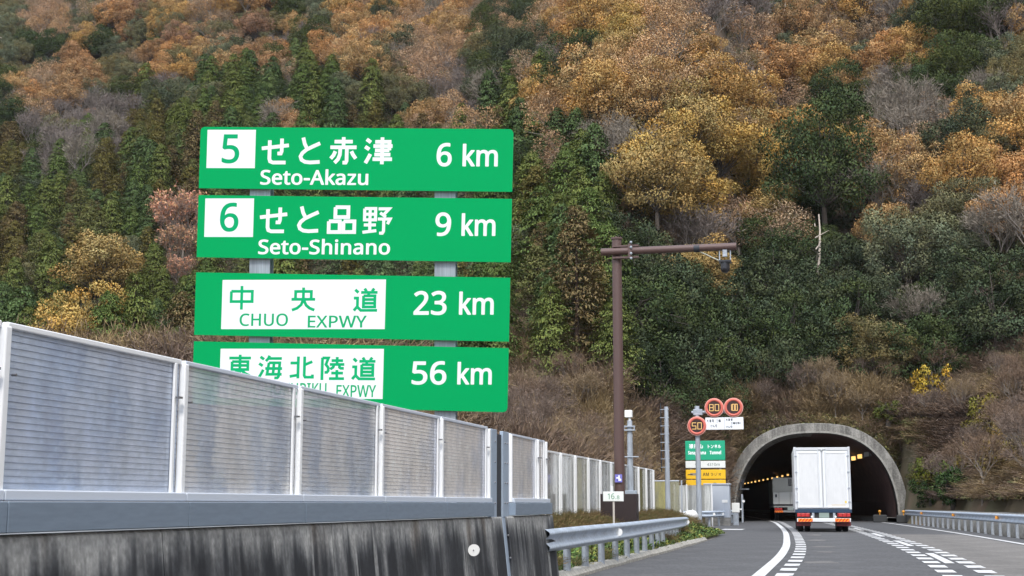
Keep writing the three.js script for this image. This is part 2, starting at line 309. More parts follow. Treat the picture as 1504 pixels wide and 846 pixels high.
function parapetSegment(d0, d1) {       // front face leans back; local frame at world origin, uv along d and height
  const prof = [[-4.30, -0.1, 0], [-4.42, 1.03, 0.98], [-4.435, 1.05, 1], [-4.74, 1.05, 0.99], [-4.80, -0.1, 0]];
  const pos = [], uv = [], idx = [];
  const quad = (p, q) => { const k = pos.length / 3; pos.push(p[0], p[1], -d0, q[0], q[1], -d0, p[0], p[1], -d1, q[0], q[1], -d1); uv.push(d0 / 16, p[2], d0 / 16, q[2], d1 / 16, p[2], d1 / 16, q[2]); idx.push(k, k + 2, k + 1, k + 1, k + 2, k + 3); };
  for (let i = 0; i < prof.length - 1; i++) quad(prof[i], prof[i + 1]);
  for (const d of [d0, d1]) { const k = pos.length / 3; for (const p of prof) { pos.push(p[0], p[1], -d); uv.push((d + (p[0] + 4.3)) / 16, p[2]); } for (let i = 1; i < prof.length - 1; i++) d === d1 ? idx.push(k, k + i + 1, k + i) : idx.push(k, k + i, k + i + 1); }
  const g = new THREE.BufferGeometry(); g.setAttribute('position', new THREE.Float32BufferAttribute(pos, 3)); g.setAttribute('uv', new THREE.Float32BufferAttribute(uv, 2)); g.setIndex(idx); const n = g.toNonIndexed(); n.computeVertexNormals(); return n;
}
const disc = (r, x, y, z, ax = 'x') => { const g = new THREE.CylinderGeometry(r, r, 0.03, 24); if (ax === 'x') g.rotateZ(Math.PI / 2); else g.rotateX(Math.PI / 2); return g.translate(x, y, z); };
{
  const t = thing('concrete_parapet', 'long concrete parapet streaked with black stains under the noise barrier', 'parapet');
  const js = [1.6, 4.7, 8.45, 11.6, 14.7, 17.95]; for (let i = 0; i < js.length - 1; i++) part('parapet_segment', parapetSegment(js[i] + 0.006, js[i + 1] - 0.006), stained, t);
  part('reflector', [disc(0.07, -4.31, 0.67, -16.1, 'z')], reflectorWhite, t); part('reflector_pin', [disc(0.008, -4.31, 0.67, -16.09, 'z')], boltMat, t);
  const t2 = thing('concrete_parapet', 'short end block of stained concrete parapet beside the steel guardrail', 'parapet');
  part('parapet_segment', parapetSegment(18.25, 21.3), stained, t2);
  part('joint_cover', [box(0.02, 1.08, 0.22, 0, 0.52, 0, 0.006).rotateZ(0.105).translate(-4.352, 0, -18.22)], steelBlue, t2);
  each('bolt', [0.2, 0.5, 0.8].map((y) => new THREE.SphereGeometry(0.014, 8, 6).translate(-4.335 - y * 0.106 + 0.02, y, -18.22)), boltMat, t2);
}

// ------------------------------------------------------------------ sweep along a path (guardrails)
function sweep(path, prof, closed = false) {       // path [x,y,z], prof [u across to the right, v up]
  const pos = [], uv = [], idx = [], n = prof.length; let s = 0;
  path.forEach((p, i) => {
    const a = path[Math.max(0, i - 1)], b = path[Math.min(path.length - 1, i + 1)], tx = b[0] - a[0], tz = b[2] - a[2], l = Math.hypot(tx, tz) || 1, rx = -tz / l, rz = tx / l;
    if (i) s += Math.hypot(p[0] - path[i - 1][0], p[2] - path[i - 1][2]);
    let q = 0; prof.forEach(([u, v], k) => { if (k) q += Math.hypot(u - prof[k - 1][0], v - prof[k - 1][1]); pos.push(p[0] + rx * u, p[1] + v, p[2] + rz * u); uv.push(s, q); });
  });
  for (let i = 0; i < path.length - 1; i++) for (let k = 0; k < n - (closed ? 0 : 1); k++) { const a = i * n + k, b = i * n + (k + 1) % n, c = a + n, d = b + n; idx.push(a, b, c, b, d, c); }
  const g = new THREE.BufferGeometry(); g.setAttribute('position', new THREE.Float32BufferAttribute(pos, 3)); g.setAttribute('uv', new THREE.Float32BufferAttribute(uv, 2)); g.setIndex(idx); g.computeVertexNormals(); return g;
}
// W-beam, closed thin section, u towards traffic
const WB = (() => { const f = [[0, 0.175], [0.02, 0.165], [0.075, 0.13], [0.08, 0.09], [0.03, 0.045], [0.012, 0.02], [0.012, -0.02], [0.03, -0.045], [0.08, -0.09], [0.075, -0.13], [0.02, -0.165], [0, -0.175]]; return [...f, ...f.slice().reverse().map(([u, v]) => [u - 0.006, v])]; })();
const mirrored = (p) => p.map(([u, v]) => [-u, v]).reverse();
function spline(points, n) { const c = new THREE.CatmullRomCurve3(points.map((p) => new THREE.Vector3(...p)), false, 'centripetal'); return c.getSpacedPoints(n).map((p) => [p.x, p.y, p.z]); }
function guardrail(name, label, pts, n, { side = 1, postEvery = 2, base = () => 0, reflectors = [], refMat = reflectorWhite, postSide = 0.1 } = {}) {
  const t = thing(name, label, 'guardrail'), path = spline(pts, n);
  part('beam', sweep(path, side > 0 ? WB : mirrored(WB)), railSteel, t);
  let s = 0, next = 0.5, len = 0;
  for (let i = 1; i < path.length; i++) {
    const a = path[i - 1], b = path[i], l = Math.hypot(b[0] - a[0], b[2] - a[2]); len += l;
    while (next <= s + l) {
      const f = (next - s) / l, x = lerp(a[0], b[0], f), y = lerp(a[1], b[1], f), z = lerp(a[2], b[2], f), rx = -(b[2] - a[2]) / l, rz = (b[0] - a[0]) / l, px = x - rx * postSide * side, pz = z - rz * postSide * side, gy = base(px, -pz);
      part('post', [new THREE.CylinderGeometry(0.065, 0.065, y + 0.1 - gy, 12).translate(px, (y + 0.1 + gy) / 2, pz)], galv, t);
      part('bracket', [box(0.06, 0.08, 0.09, 0, 0, 0, 0.01).translate((x * 2 + px) / 3, y, (z * 2 + pz) / 3)], galv, t);
      next += postEvery;
    }
    for (const q of reflectors) if (q >= s && q < s + l) { const rx = -(b[2] - a[2]) / l, rz = (b[0] - a[0]) / l; const g = new THREE.CylinderGeometry(0.075, 0.075, 0.03, 20).rotateX(Math.PI / 2); part('reflector', g.translate(a[0] + rx * 0.07 * side, a[1], a[2] + 0.06), refMat, t); }
    s += l;
  }
  return t;
}
guardrail('guardrail', 'steel W-beam guardrail curving from the parapet end along the planted verge', [[-4.4, 0.66, -20.6], [-4.36, 0.67, -24], [-4.34, 0.67, -29], [-4.5, 0.67, -35], [-4.85, 0.64, -42], [-5.45, 0.58, -50]], 60,
  { base: (x, d) => vergeHeight(x, d) - 0.2, reflectors: [6.6, 28.5], postEvery: 1.6 });
guardrail('guardrail', 'blue grey guardrail crossing in front of the equipment cabinet before the tunnel', [[-10.6, 0.66, -74], [-9.0, 0.66, -75], [-7.2, 0.66, -76.2], [-6.6, 0.66, -79], [-6.75, 0.66, -86], [-7.0, 0.66, -94]], 60, { base: () => -0.1, reflectors: [4.9, 7.2, 9.3] });
{
  const p = []; for (let d = 36; d <= 93; d += 3) p.push([rightLine(d) + 1.25, 0.66, -d]);
  const t = guardrail('guardrail', 'long guardrail with amber reflectors along the right edge of the road', p, 70, { side: -1, base: () => -0.1, postEvery: 2 });
  const amber = std([0.75, 0.30, 0.04], 0.3);
  for (const d of [47, 58, 71, 84]) part('reflector', [box(0.03, 0.13, 0.13, 0, 0, 0, 0.01).rotateY(Math.PI / 2).translate(rightLine(d) + 1.16, 0.68, -d + 0.05)], amber, t);
}
{ // low concrete wall behind the right guardrail
  const t = thing('retaining_wall', 'low weathered concrete wall at the foot of the right bank', 'wall');
  for (let d = 34; d < 90; d += 4) {
    const path = []; for (let k = 0; k <= 2; k++) { const e = d + k * 1.99; path.push([rightLine(e) + 1.85, 0, -e]); }
    part('wall_segment', sweep(path, [[0.0, -0.1], [0.02, 0.80], [1.3, 0.84], [1.3, -0.1]].map(([u, v]) => [u, v])), concrete, t);
  }
}

// ------------------------------------------------------------------ far noise barrier
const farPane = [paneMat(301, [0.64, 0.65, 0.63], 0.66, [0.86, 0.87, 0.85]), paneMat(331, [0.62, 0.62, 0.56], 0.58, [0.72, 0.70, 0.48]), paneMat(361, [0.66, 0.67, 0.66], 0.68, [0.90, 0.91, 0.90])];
{
  const t = thing('noise_barrier', 'far noise barrier of dirty clear panels with white posts behind the verge', 'noise barrier', [-7, 0.5, -40]);
  let k = 0;
  for (let d = 24.6; d <= 53; d += 2.0, k++) {
    part('post', [box(0.1, 2.0, 0.1, 0.02, 1.0, 40 - d, 0.012), box(0.04, 1.95, 0.05, 0.04, 0.98, 40 - d + 0.17, 0.008)], whitePost, t);
    if (d < 52) {
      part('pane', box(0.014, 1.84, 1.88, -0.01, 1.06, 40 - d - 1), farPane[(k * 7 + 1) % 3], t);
      part('top_rail', box(0.05, 0.05, 1.89, 0, 2.0, 40 - d - 1, 0.008), whitePost, t);
      part('sill_rail', box(0.09, 0.12, 1.89, 0, 0.06, 40 - d - 1, 0.008), frameAlu, t);
    }
  }
}
{ // grey mesh fence facing the traffic, at the lay-by
  const t = thing('screen_fence', 'grey translucent screen fence standing across behind the thin lattice pole', 'fence', [-8.6, 0, -70]);
  for (const x of [-2.1, -0.75, 0.76]) part('post', box(0.07, 2.4, 0.07, x, 1.2, 0, 0.01), galv, t);
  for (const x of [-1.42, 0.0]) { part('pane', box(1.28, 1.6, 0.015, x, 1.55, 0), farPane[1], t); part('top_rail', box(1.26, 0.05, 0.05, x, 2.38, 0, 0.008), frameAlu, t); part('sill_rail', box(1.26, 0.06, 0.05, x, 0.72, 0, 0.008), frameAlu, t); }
  const t2 = thing('screen_fence', 'short run of pale screen fence behind the grey speed sign post', 'fence', [-8.2, 0, -77.5]);
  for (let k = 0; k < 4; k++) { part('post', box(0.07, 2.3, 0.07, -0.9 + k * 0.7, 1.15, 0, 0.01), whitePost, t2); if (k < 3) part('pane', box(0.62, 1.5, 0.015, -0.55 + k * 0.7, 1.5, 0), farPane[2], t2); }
}

// ------------------------------------------------------------------ writing by strokes
const G = {
  'せ': [[[2, 42], [98, 31]], [[73, 7], [73, 52], [70, 60], [58, 60]], [[30, 13], [30, 78], [33, 88], [43, 92], [88, 92]]],
  'と': [[[26, 5], [32, 28], [42, 47]], [[86, 25], [62, 36], [38, 48], [24, 60], [18, 72], [22, 84], [34, 91], [52, 93], [86, 91]]],
  '赤': [[[18, 20], [82, 20]], [[50, 4], [50, 40]], [[4, 40], [96, 40]], [[39, 40], [38, 66], [32, 82], [20, 95]], [[62, 40], [62, 88], [59, 94], [48, 94]], [[22, 54], [16, 68], [6, 80]], [[78, 54], [84, 66], [94, 80]]],
  '津': [[[8, 10], [23, 21]], [[3, 36], [18, 46]], [[5, 94], [14, 78], [22, 62]], [[38, 19], [88, 19], [88, 49]], [[63, 3], [63, 98]], [[32, 34], [99, 34]], [[38, 49], [88, 49]], [[36, 64], [92, 64]], [[30, 80], [98, 80]]],
  '品': [[[28, 7], [73, 7], [73, 42], [28, 42], [28, 7]], [[6, 57], [44, 57], [44, 95], [6, 95], [6, 57]], [[57, 57], [95, 57], [95, 95], [57, 95], [57, 57]]],
  '野': [[[8, 8], [46, 8], [46, 48], [8, 48], [8, 8]], [[8, 28], [46, 28]], [[27, 8], [27, 88]], [[6, 66], [48, 66]], [[2, 92], [50, 86]], [[56, 9], [93, 9], [75, 29]], [[62, 23], [82, 38]], [[54, 45], [97, 45], [88, 63]], [[75, 45], [75, 88], [71, 95], [60, 95]]],
  '中': [[[7, 24], [93, 24], [93, 66], [7, 66], [7, 24]], [[50, 2], [50, 99]]],
  '央': [[[18, 52], [18, 20], [82, 20], [82, 52]], [[50, 4], [50, 52]], [[2, 52], [98, 52]], [[50, 52], [42, 74], [26, 88], [5, 96]], [[52, 54], [62, 76], [76, 88], [96, 96]]],
  '道': [[[8, 8], [21, 20]], [[3, 42], [18, 42], [18, 76], [4, 93]], [[18, 78], [32, 92], [98, 92]], [[46, 3], [53, 15]], [[84, 3], [76, 15]], [[32, 19], [98, 19]], [[64, 19], [61, 32]], [[42, 33], [88, 33], [88, 78], [42, 78], [42, 33]], [[42, 48], [88, 48]], [[42, 63], [88, 63]]],
  '東': [[[5, 16], [95, 16]], [[50, 2], [50, 98]], [[17, 31], [83, 31], [83, 64], [17, 64], [17, 31]], [[17, 47], [83, 47]], [[46, 64], [28, 80], [5, 92]], [[54, 64], [72, 80], [95, 92]]],
  '海': [[[8, 8], [23, 19]], [[3, 36], [18, 46]], [[4, 94], [13, 78], [21, 62]], [[46, 3], [41, 15], [31, 26]], [[42, 15], [97, 15]], [[44, 33], [37, 81], [98, 81]], [[44, 33], [89, 33], [85, 90], [80, 96], [68, 96]], [[29, 57], [99, 57]], [[65, 33], [62, 81]]],
  '北': [[[37, 5], [37, 96]], [[5, 32], [37, 32]], [[3, 88], [37, 82]], [[63, 5], [63, 84], [67, 91], [97, 91], [97, 80]], [[95, 26], [63, 40]]],
  '陸': [[[8, 6], [8, 99]], [[8, 7], [33, 7], [23, 34], [33, 48], [33, 60], [28, 67], [18, 67]], [[46, 18], [93, 18]], [[69, 3], [69, 34]], [[39, 34], [99, 34]], [[57, 34], [53, 46], [41, 54]], [[79, 34], [79, 46], [84, 50], [97, 50]], [[46, 70], [94, 70]], [[69, 57], [69, 93]], [[37, 93], [99, 93]]],
  '山': [[[10, 36], [10, 92], [90, 92]], [[90, 36], [90, 96]], [[50, 6], [50, 92]]],
  '猿': [[[34, 4], [6, 30]], [[8, 10], [28, 30], [30, 70], [24, 96], [14, 94]], [[28, 46], [4, 72]], [[46, 14], [94, 14]], [[70, 2], [70, 28]], [[40, 28], [98, 28]], [[50, 38], [88, 38], [88, 56], [50, 56], [50, 38]], [[68, 56], [40, 80]], [[56, 72], [56, 96], [70, 88]], [[94, 62], [74, 74]], [[66, 62], [98, 96]]],
  '投': [[[4, 24], [36, 24]], [[22, 4], [22, 92], [10, 92]], [[4, 64], [38, 50]], [[54, 8], [54, 28], [44, 42]], [[54, 8], [82, 8], [82, 34], [96, 36]], [[46, 52], [88, 52], [70, 80], [42, 96]], [[54, 60], [72, 82], [98, 96]]],
  'ト': [[[32, 4], [32, 98]], [[32, 38], [80, 62]]], 'ン': [[[12, 16], [40, 34]], [[12, 90], [50, 80], [90, 24]]],
  'ネ': [[[50, 2], [56, 14]], [[12, 24], [84, 24], [10, 70]], [[52, 48], [52, 98]], [[60, 52], [92, 72]]], 'ル': [[[30, 12], [30, 56], [8, 92]], [[60, 8], [60, 90], [96, 56]]],
  'ラ': [[[18, 10], [82, 10]], [[10, 38], [90, 38], [74, 74], [26, 96]]], 'ジ': [[[10, 14], [36, 28]], [[4, 44], [30, 58]], [[12, 94], [56, 78], [86, 36]], [[72, 4], [82, 18]], [[88, 0], [98, 14]]], 'オ': [[[4, 30], [96, 30]], [[64, 4], [64, 94], [48, 94]], [[62, 32], [8, 82]]],
  '大': [[[4, 34], [96, 34]], [[50, 4], [48, 40], [6, 96]], [[52, 42], [96, 96]]], '貨': [[[30, 2], [10, 24]], [[22, 14], [22, 34]], [[48, 2], [50, 30], [90, 30]], [[84, 8], [50, 20]], [[24, 40], [76, 40], [76, 80], [24, 80], [24, 40]], [[24, 54], [76, 54]], [[24, 67], [76, 67]], [[38, 82], [14, 98]], [[62, 82], [88, 98]]],
  '等': [[[24, 2], [6, 24]], [[18, 12], [46, 12]], [[64, 2], [50, 20]], [[60, 12], [94, 12]], [[14, 34], [86, 34]], [[50, 24], [50, 48]], [[4, 50], [96, 50]], [[8, 66], [92, 66]], [[68, 50], [68, 96], [54, 96]], [[28, 74], [40, 86]]],
  '三': [[[12, 14], [88, 14]], [[20, 50], [80, 50]], [[4, 90], [96, 90]]], '輪': [[[4, 14], [46, 14]], [[8, 26], [42, 26], [42, 62], [8, 62], [8, 26]], [[8, 44], [42, 44]], [[2, 76], [48, 76]], [[25, 2], [25, 98]], [[74, 2], [52, 36]], [[74, 2], [98, 36]], [[64, 38], [86, 38]], [[56, 96], [56, 52], [94, 52], [94, 96]], [[56, 70], [94, 70]], [[75, 52], [75, 92]]],
  'け': [[[16, 6], [12, 60], [18, 92]], [[40, 32], [96, 30]], [[72, 4], [72, 64], [54, 96]]], 'ん': [[[52, 4], [6, 96]], [[20, 66], [40, 48], [54, 56], [56, 84], [70, 92], [94, 60]]], '引': [[[8, 10], [52, 10], [52, 34], [12, 34], [8, 58], [54, 58], [48, 94], [30, 94]], [[84, 2], [84, 98]]],
  'を': [[[10, 22], [86, 22]], [[46, 2], [14, 56], [44, 46], [54, 70]], [[88, 42], [36, 72], [38, 92], [84, 92]]], '除': [[[8, 6], [8, 99]], [[8, 7], [32, 7], [22, 34], [33, 56], [18, 67]], [[68, 2], [40, 38]], [[68, 2], [98, 38]], [[52, 38], [86, 38]], [[42, 58], [96, 58]], [[69, 38], [69, 94], [56, 94]], [[54, 66], [42, 86]], [[84, 66], [96, 86]]], 'く': [[[70, 4], [24, 50], [74, 96]]],
  '長': [[[26, 4], [26, 52]], [[26, 6], [84, 6]], [[26, 22], [78, 22]], [[26, 37], [78, 37]], [[4, 53], [96, 53]], [[28, 53], [28, 94], [52, 84]], [[46, 54], [92, 96]], [[84, 62], [62, 76]]], 'さ': [[[8, 28], [92, 22]], [[44, 4], [76, 56]], [[76, 56], [40, 50], [20, 68], [36, 92], [78, 92]]],
};
function glyph(c, ch, x, y, w, h, sw, color) {
  c.save(); c.translate(x, y); c.strokeStyle = color; c.lineWidth = sw; c.lineCap = 'butt'; c.lineJoin = 'miter'; c.miterLimit = 3;
  for (const s of G[ch]) { c.beginPath(); s.forEach(([a, b], i) => c[i ? 'lineTo' : 'moveTo'](a / 100 * w, b / 100 * h)); c.stroke(); }
  c.restore();
}
function textFit(c, str, x0, x1, base, cap, color, bold = 0, weight = 'normal') {     // fit a string into x0..x1 with the given capital height
  const size = cap / 0.714; c.font = weight + ' ' + size + 'px sans-serif'; c.fillStyle = color; c.strokeStyle = color; c.lineJoin = 'round'; c.textBaseline = 'alphabetic'; c.textAlign = 'left';
  const w = c.measureText(str).width; c.save(); c.translate(x0, base); c.scale((x1 - x0) / w, 1); c.fillText(str, 0, 0); if (bold) { c.lineWidth = bold; c.strokeText(str, 0, 0); } c.restore();
}

// ------------------------------------------------------------------ green distance sign
const GREEN = '#00a05a', WHITE = '#eaebef';
{
  const S = 1.4;
  const mk = (left, right, topL, topR, h, draw) => canvasTex(2016, Math.round(h * S), (c) => {
    c.fillStyle = GREEN; c.fillRect(0, 0, 2016, 600);
    const k = (topR - topL) / (right - left); c.setTransform(2016 / (right - left), -k * S, 0, S, 0, 0); c.transform(1, 0, 0, 1, -left, -topL); draw(c);
  });
  const km = (c, num, x0, x1, xk0, xk1, base, top) => { textFit(c, num, x0, x1, base, base - top, WHITE, 5); textFit(c, 'km', xk0, xk1, base, (base - top) * 0.92, WHITE, 5); };
  const faces = [
    mk(42, 1480, 21, 31, 284, (c) => {
      c.fillStyle = WHITE; c.fillRect(75, 35, 226, 177); textFit(c, '5', 136, 234, 187, 128, '#0aa468', 5);
      [['せ', 328, 66], ['と', 488, 64], ['赤', 643, 63], ['津', 804, 65]].forEach(([g, x, y]) => glyph(c, g, x, y, 131, 130, 17, WHITE));
      textFit(c, 'Seto-Akazu', 325, 833, 286, 64, WHITE, 3.5); km(c, '6', 1130, 1208, 1245, 1420, 198, 98);
    }),
    mk(33, 1476, 333, 352, 289, (c) => {
      c.fillStyle = WHITE; c.fillRect(66, 349, 228, 179); textFit(c, '6', 130, 230, 500, 127, '#0aa468', 5);
      [['せ', 321, 382], ['と', 482, 380], ['品', 636, 381], ['野', 797, 386]].forEach(([g, x, y]) => glyph(c, g, x, y, 132, 130, g === '野' ? 14 : 17, WHITE));
      textFit(c, 'Seto-Shinano', 317, 932, 606, 64, WHITE, 3.5); km(c, '9', 1127, 1208, 1243, 1412, 519, 418);
    }),
    mk(20, 1469, 60, 90, 291, (c) => {
      c.fillStyle = WHITE; c.fillRect(146, 96, 758, 228);
      [['中', 181, 122], ['央', 468, 128], ['道', 755, 134]].forEach(([g, x, y]) => glyph(c, g, x, y, 114, 113, 13, '#0fae70'));
      textFit(c, 'CHUO', 227, 461, 308, 55, '#10a86c', 1.5); textFit(c, 'EXPWY', 541, 819, 316, 53, '#10a86c', 1.5); km(c, '23', 1029, 1190, 1232, 1405, 256, 153);
    }),
    mk(10, 1463, 380, 411, 296, (c) => {
      c.fillStyle = WHITE; c.fillRect(137, 415, 758, 233);
      [['東', 174, 441], ['海', 316, 444], ['北', 460, 446], ['陸', 604, 450], ['道', 748, 452]].forEach(([g, x, y]) => glyph(c, g, x, y, 112, 112, 13, '#0fae70'));
      textFit(c, 'TOKAI-HOKURIKU', 160, 640, 632, 56, '#10a86c', 1.5); textFit(c, 'EXPWY', 676, 863, 639, 54, '#10a86c', 1.5); km(c, '56', 1018, 1188, 1225, 1397, 577, 475);
    }),
  ];
  const W = 6.057, edges = [[1.805, 0.616], [0.484, -0.715], [-1.005, -2.206], [-2.327, -3.528]];
  const root = thing('distance_sign', 'tall green distance sign with four white lettered panels behind the noise barrier', 'road sign', [-8.836, 0, -24], 0.144);
  const frame = (o) => { o.position.set(0, 6.512, 0); o.rotation.set(0.112, 0, 0); };
  const greenPlate = std([0.0, 0.40, 0.14], 0.5), plateBack = std([0.5, 0.52, 0.55], 0.5, 0.4);
  const roundRect = (w, h, r) => { const s = new THREE.Shape(), x = w / 2, y = h / 2; s.moveTo(-x + r[3], -y); s.lineTo(x - r[2], -y); if (r[2]) s.quadraticCurveTo(x, -y, x, -y + r[2]); s.lineTo(x, y - r[1]); if (r[1]) s.quadraticCurveTo(x, y, x - r[1], y); s.lineTo(-x + r[0], y); if (r[0]) s.quadraticCurveTo(-x, y, -x, y - r[0]); s.lineTo(-x, -y + r[3]); if (r[3]) s.quadraticCurveTo(-x, -y, -x + r[3], -y); return s; };
  edges.forEach(([t, b], i) => {
    const h = t - b, r = i === 0 ? [0.1, 0.1, 0, 0] : i === 3 ? [0, 0, 0.1, 0.1] : [0, 0, 0, 0], sh = roundRect(W, h, r);
    const g = new THREE.ExtrudeGeometry(sh, { depth: 0.04, bevelEnabled: false }).translate(0, 0, -0.04);
    const p = part('sign_panel', g, greenPlate, root); frame(p);
    const q = new THREE.Quaternion().setFromEuler(new THREE.Euler(0.112, 0, 0)).multiply(new THREE.Quaternion().setFromAxisAngle(new THREE.Vector3(0, 0, 1), -0.032)); p.quaternion.copy(q);
    p.position.add(new THREE.Vector3(0, (t + b) / 2, 0).applyQuaternion(q));
    const fg = new THREE.ShapeGeometry(sh, 8), uv = fg.attributes.uv, ps = fg.attributes.position; for (let k = 0; k < uv.count; k++) uv.setXY(k, ps.getX(k) / W + 0.5, ps.getY(k) / h + 0.5);
    part('sign_face', fg.translate(0, 0, 0.004), new THREE.MeshPhysicalMaterial({ map: faces[i], roughness: 0.6, specularIntensity: 0.15 }), p);
  });
  const posts = [-1.83, 1.755];
  for (const x of posts) {
    const o = part('post', [box(0.40, 8.2, 0.02, 0, -2.45, 0.12), box(0.02, 8.2, 0.22, 0.0, -2.45, 0.0), box(0.40, 8.2, 0.02, 0, -2.45, -0.12)], new THREE.MeshStandardMaterial({ map: galvMap, color: lin(0.95, 0.97, 0.98), roughness: 0.6, metalness: 0.15 }), root);
    o.position.set(x, 6.512, 0); o.rotation.set(0.112, 0, -0.008); o.translateZ(-0.21);
  }
  for (const [t, b] of edges) for (const f of [0.25, 0.75]) { const o = part('cross_rail', box(5.6, 0.08, 0.05, 0, 0, 0), plateBack, root); const q = new THREE.Quaternion().setFromEuler(new THREE.Euler(0.112, 0, 0)).multiply(new THREE.Quaternion().setFromAxisAngle(new THREE.Vector3(0, 0, 1), -0.032)); o.quaternion.copy(q); o.position.set(0, 6.512, 0).add(new THREE.Vector3(0, lerp(t, b, f), -0.066).applyQuaternion(q)); }
}

// ------------------------------------------------------------------ brown camera pole
const brown = std([0.105, 0.062, 0.055], 0.5, 0.1);
{
  const t = thing('camera_pole', 'tall brown steel pole with long arm holding a camera above the verge', 'pole', [-5.98, 0.3, -38]);
  part('pole', [new THREE.CylinderGeometry(0.135, 0.15, 8.43, 24).translate(0, 4.2, 0)], brown, t);
  part('pole_cap', [new THREE.CylinderGeometry(0.165, 0.165, 0.05, 24).translate(0, 8.43, 0), ...[0, 1, 2, 3].map((k) => new THREE.SphereGeometry(0.025, 8, 6).translate(0.11 * Math.cos(k * 1.57), 8.46, 0.11 * Math.sin(k * 1.57)))], brown, t);
  part('arm', [tubeBetween([-0.42, 8.02, 0.19], [3.4, 8.02, 0.19], 0.105, 0.105, 20)], brown, t);
  each('arm_bracket', [box(0.75, 0.05, 0.16, 0.28, 8.17, 0.15), box(0.75, 0.05, 0.16, 0.28, 7.84, 0.15), box(0.1, 0.42, 0.06, 0.42, 8.0, 0.3, 0.01)], brown, t);
  each('clamp_bolt', [7.78, 7.92, 8.1, 8.24].map((y) => new THREE.SphereGeometry(0.04, 8, 6).translate(0.46, y, 0.34)), galv, t);
  part('cable_band', [new THREE.CylinderGeometry(0.112, 0.112, 0.16, 16).rotateZ(Math.PI / 2).translate(2.3, 8.01, 0.19)], darkSteel, t);
  part('cable', [new THREE.TubeGeometry(new THREE.CatmullRomCurve3([[2.4, 7.9, 0.2], [2.55, 7.83, 0.2], [2.75, 7.72, 0.2], [2.95, 7.62, 0.2]].map((p) => new THREE.Vector3(...p))), 12, 0.016, 6)], std([0.5, 0.5, 0.42], 0.6), t);
  const cam = part('camera_housing', [new THREE.CylinderGeometry(0.13, 0.13, 0.16, 20).translate(3.08, 7.49, 0.19), new THREE.SphereGeometry(0.13, 20, 10, 0, 6.3, Math.PI / 2, Math.PI / 2).translate(3.08, 7.41, 0.19), box(0.34, 0.06, 0.3, 3.08, 7.6, 0.19, 0.01)], std([0.03, 0.03, 0.035], 0.3, 0.2), t);
  each('hanger', [box(0.03, 0.34, 0.03, 2.93, 7.76, 0.19), box(0.03, 0.34, 0.03, 3.23, 7.76, 0.19), box(0.12, 0.2, 0.12, 3.08, 7.84, 0.19)], galv, cam);
  part('base_cabinet', [box(1.0, 1.15, 0.5, 0.0, 0.62, 0.05, 0.015)], std([0.032, 0.02, 0.02], 0.5, 0.1), t);
  part('plate', [box(0.2, 0.22, 0.01, 0, 1.62, 0.185)], new THREE.MeshStandardMaterial({ roughness: 0.5, map: canvasTex(64, 64, (c) => { c.fillStyle = '#7b78c8'; c.fillRect(0, 0, 64, 64); c.fillStyle = '#f4f4ff'; c.fillRect(30, 8, 14, 44); c.fillRect(12, 22, 22, 12); c.fillRect(40, 34, 16, 18); c.fillStyle = '#4b49a8'; c.fillRect(16, 40, 12, 12); }) }), t);
  part('control_box', [box(0.07, 0.22, 0.12, -0.2, 1.3, 0.1, 0.01)], whitePost, t);
}
{ // kilometre post
  const t = thing('kilometre_post', 'small white kilometre plate on a thin post reading 16.8', 'road sign', [-5.35, 0.2, -33]);
  part('post', [new THREE.CylinderGeometry(0.025, 0.025, 1.3, 10).translate(0, 0.6, -0.03)], std([0.6, 0.55, 0.5], 0.5), t);
  const p = part('plate', [box(0.5, 0.235, 0.02, 0, 1.2, 0)], std([0.78, 0.8, 0.8], 0.5), t);
  part('plate_face', new THREE.PlaneGeometry(0.48, 0.215).translate(0, 1.2, 0.014), new THREE.MeshStandardMaterial({ roughness: 0.5, map: canvasTex(256, 116, (c) => { c.fillStyle = '#eef2ee'; c.fillRect(0, 0, 256, 116); textFit(c, '16', 48, 146, 94, 72, '#1f7a52', 0); textFit(c, '.8', 150, 212, 94, 46, '#1f7a52', 0); }) }), p);
}
{ // grey pole with white sensor
  const t = thing('sensor_pole', 'pale grey pole topped by a small white sensor box beside the brown pole', 'pole', [-6.72, 0.45, -45]);
  part('pole', [new THREE.CylinderGeometry(0.085, 0.11, 3.5, 18).translate(0, 1.75, 0)], galv, t);
  part('sensor', [box(0.24, 0.24, 0.24, -0.03, 3.72, 0, 0.02), new THREE.CylinderGeometry(0.04, 0.05, 0.14, 10).translate(0, 3.54, 0)], reflectorWhite, t);
  part('clamp', [box(0.36, 0.05, 0.2, 0, 3.3, 0.05, 0.01), box(0.36, 0.05, 0.2, 0, 3.18, 0.05, 0.01), box(0.03, 0.16, 0.03, -0.17, 3.24, 0.13), box(0.03, 0.16, 0.03, 0.17, 3.24, 0.13)], galv, t);
  part('cross_bar', [tubeBetween([-0.28, 2.3, 0.12], [0.3, 2.3, 0.12], 0.02)], galv, t);
  part('junction_box', [box(0.42, 0.5, 0.18, 0.02, 0.95, 0.14, 0.015)], std([0.42, 0.48, 0.55], 0.5, 0.2), t);
}
{ // climbing pole
  const t = thing('lattice_pole', 'slender galvanised pole with climbing pegs left of the speed signs', 'pole', [-7.33, -0.1, -60]);
  part('pole', [new THREE.CylinderGeometry(0.09, 0.12, 5.55, 14).translate(0, 2.77, 0)], galv, t);
  part('conduit', [new THREE.CylinderGeometry(0.025, 0.025, 3.0, 8).translate(-0.24, 4.2, 0.05)], darkSteel, t);
  for (let k = 0; k < 8; k++) part('climbing_peg', [tubeBetween([-0.27, 2.9 + k * 0.36, 0.06], [0.12, 2.9 + k * 0.36, 0.06], 0.018, 0.018, 6)], galv, t);
}
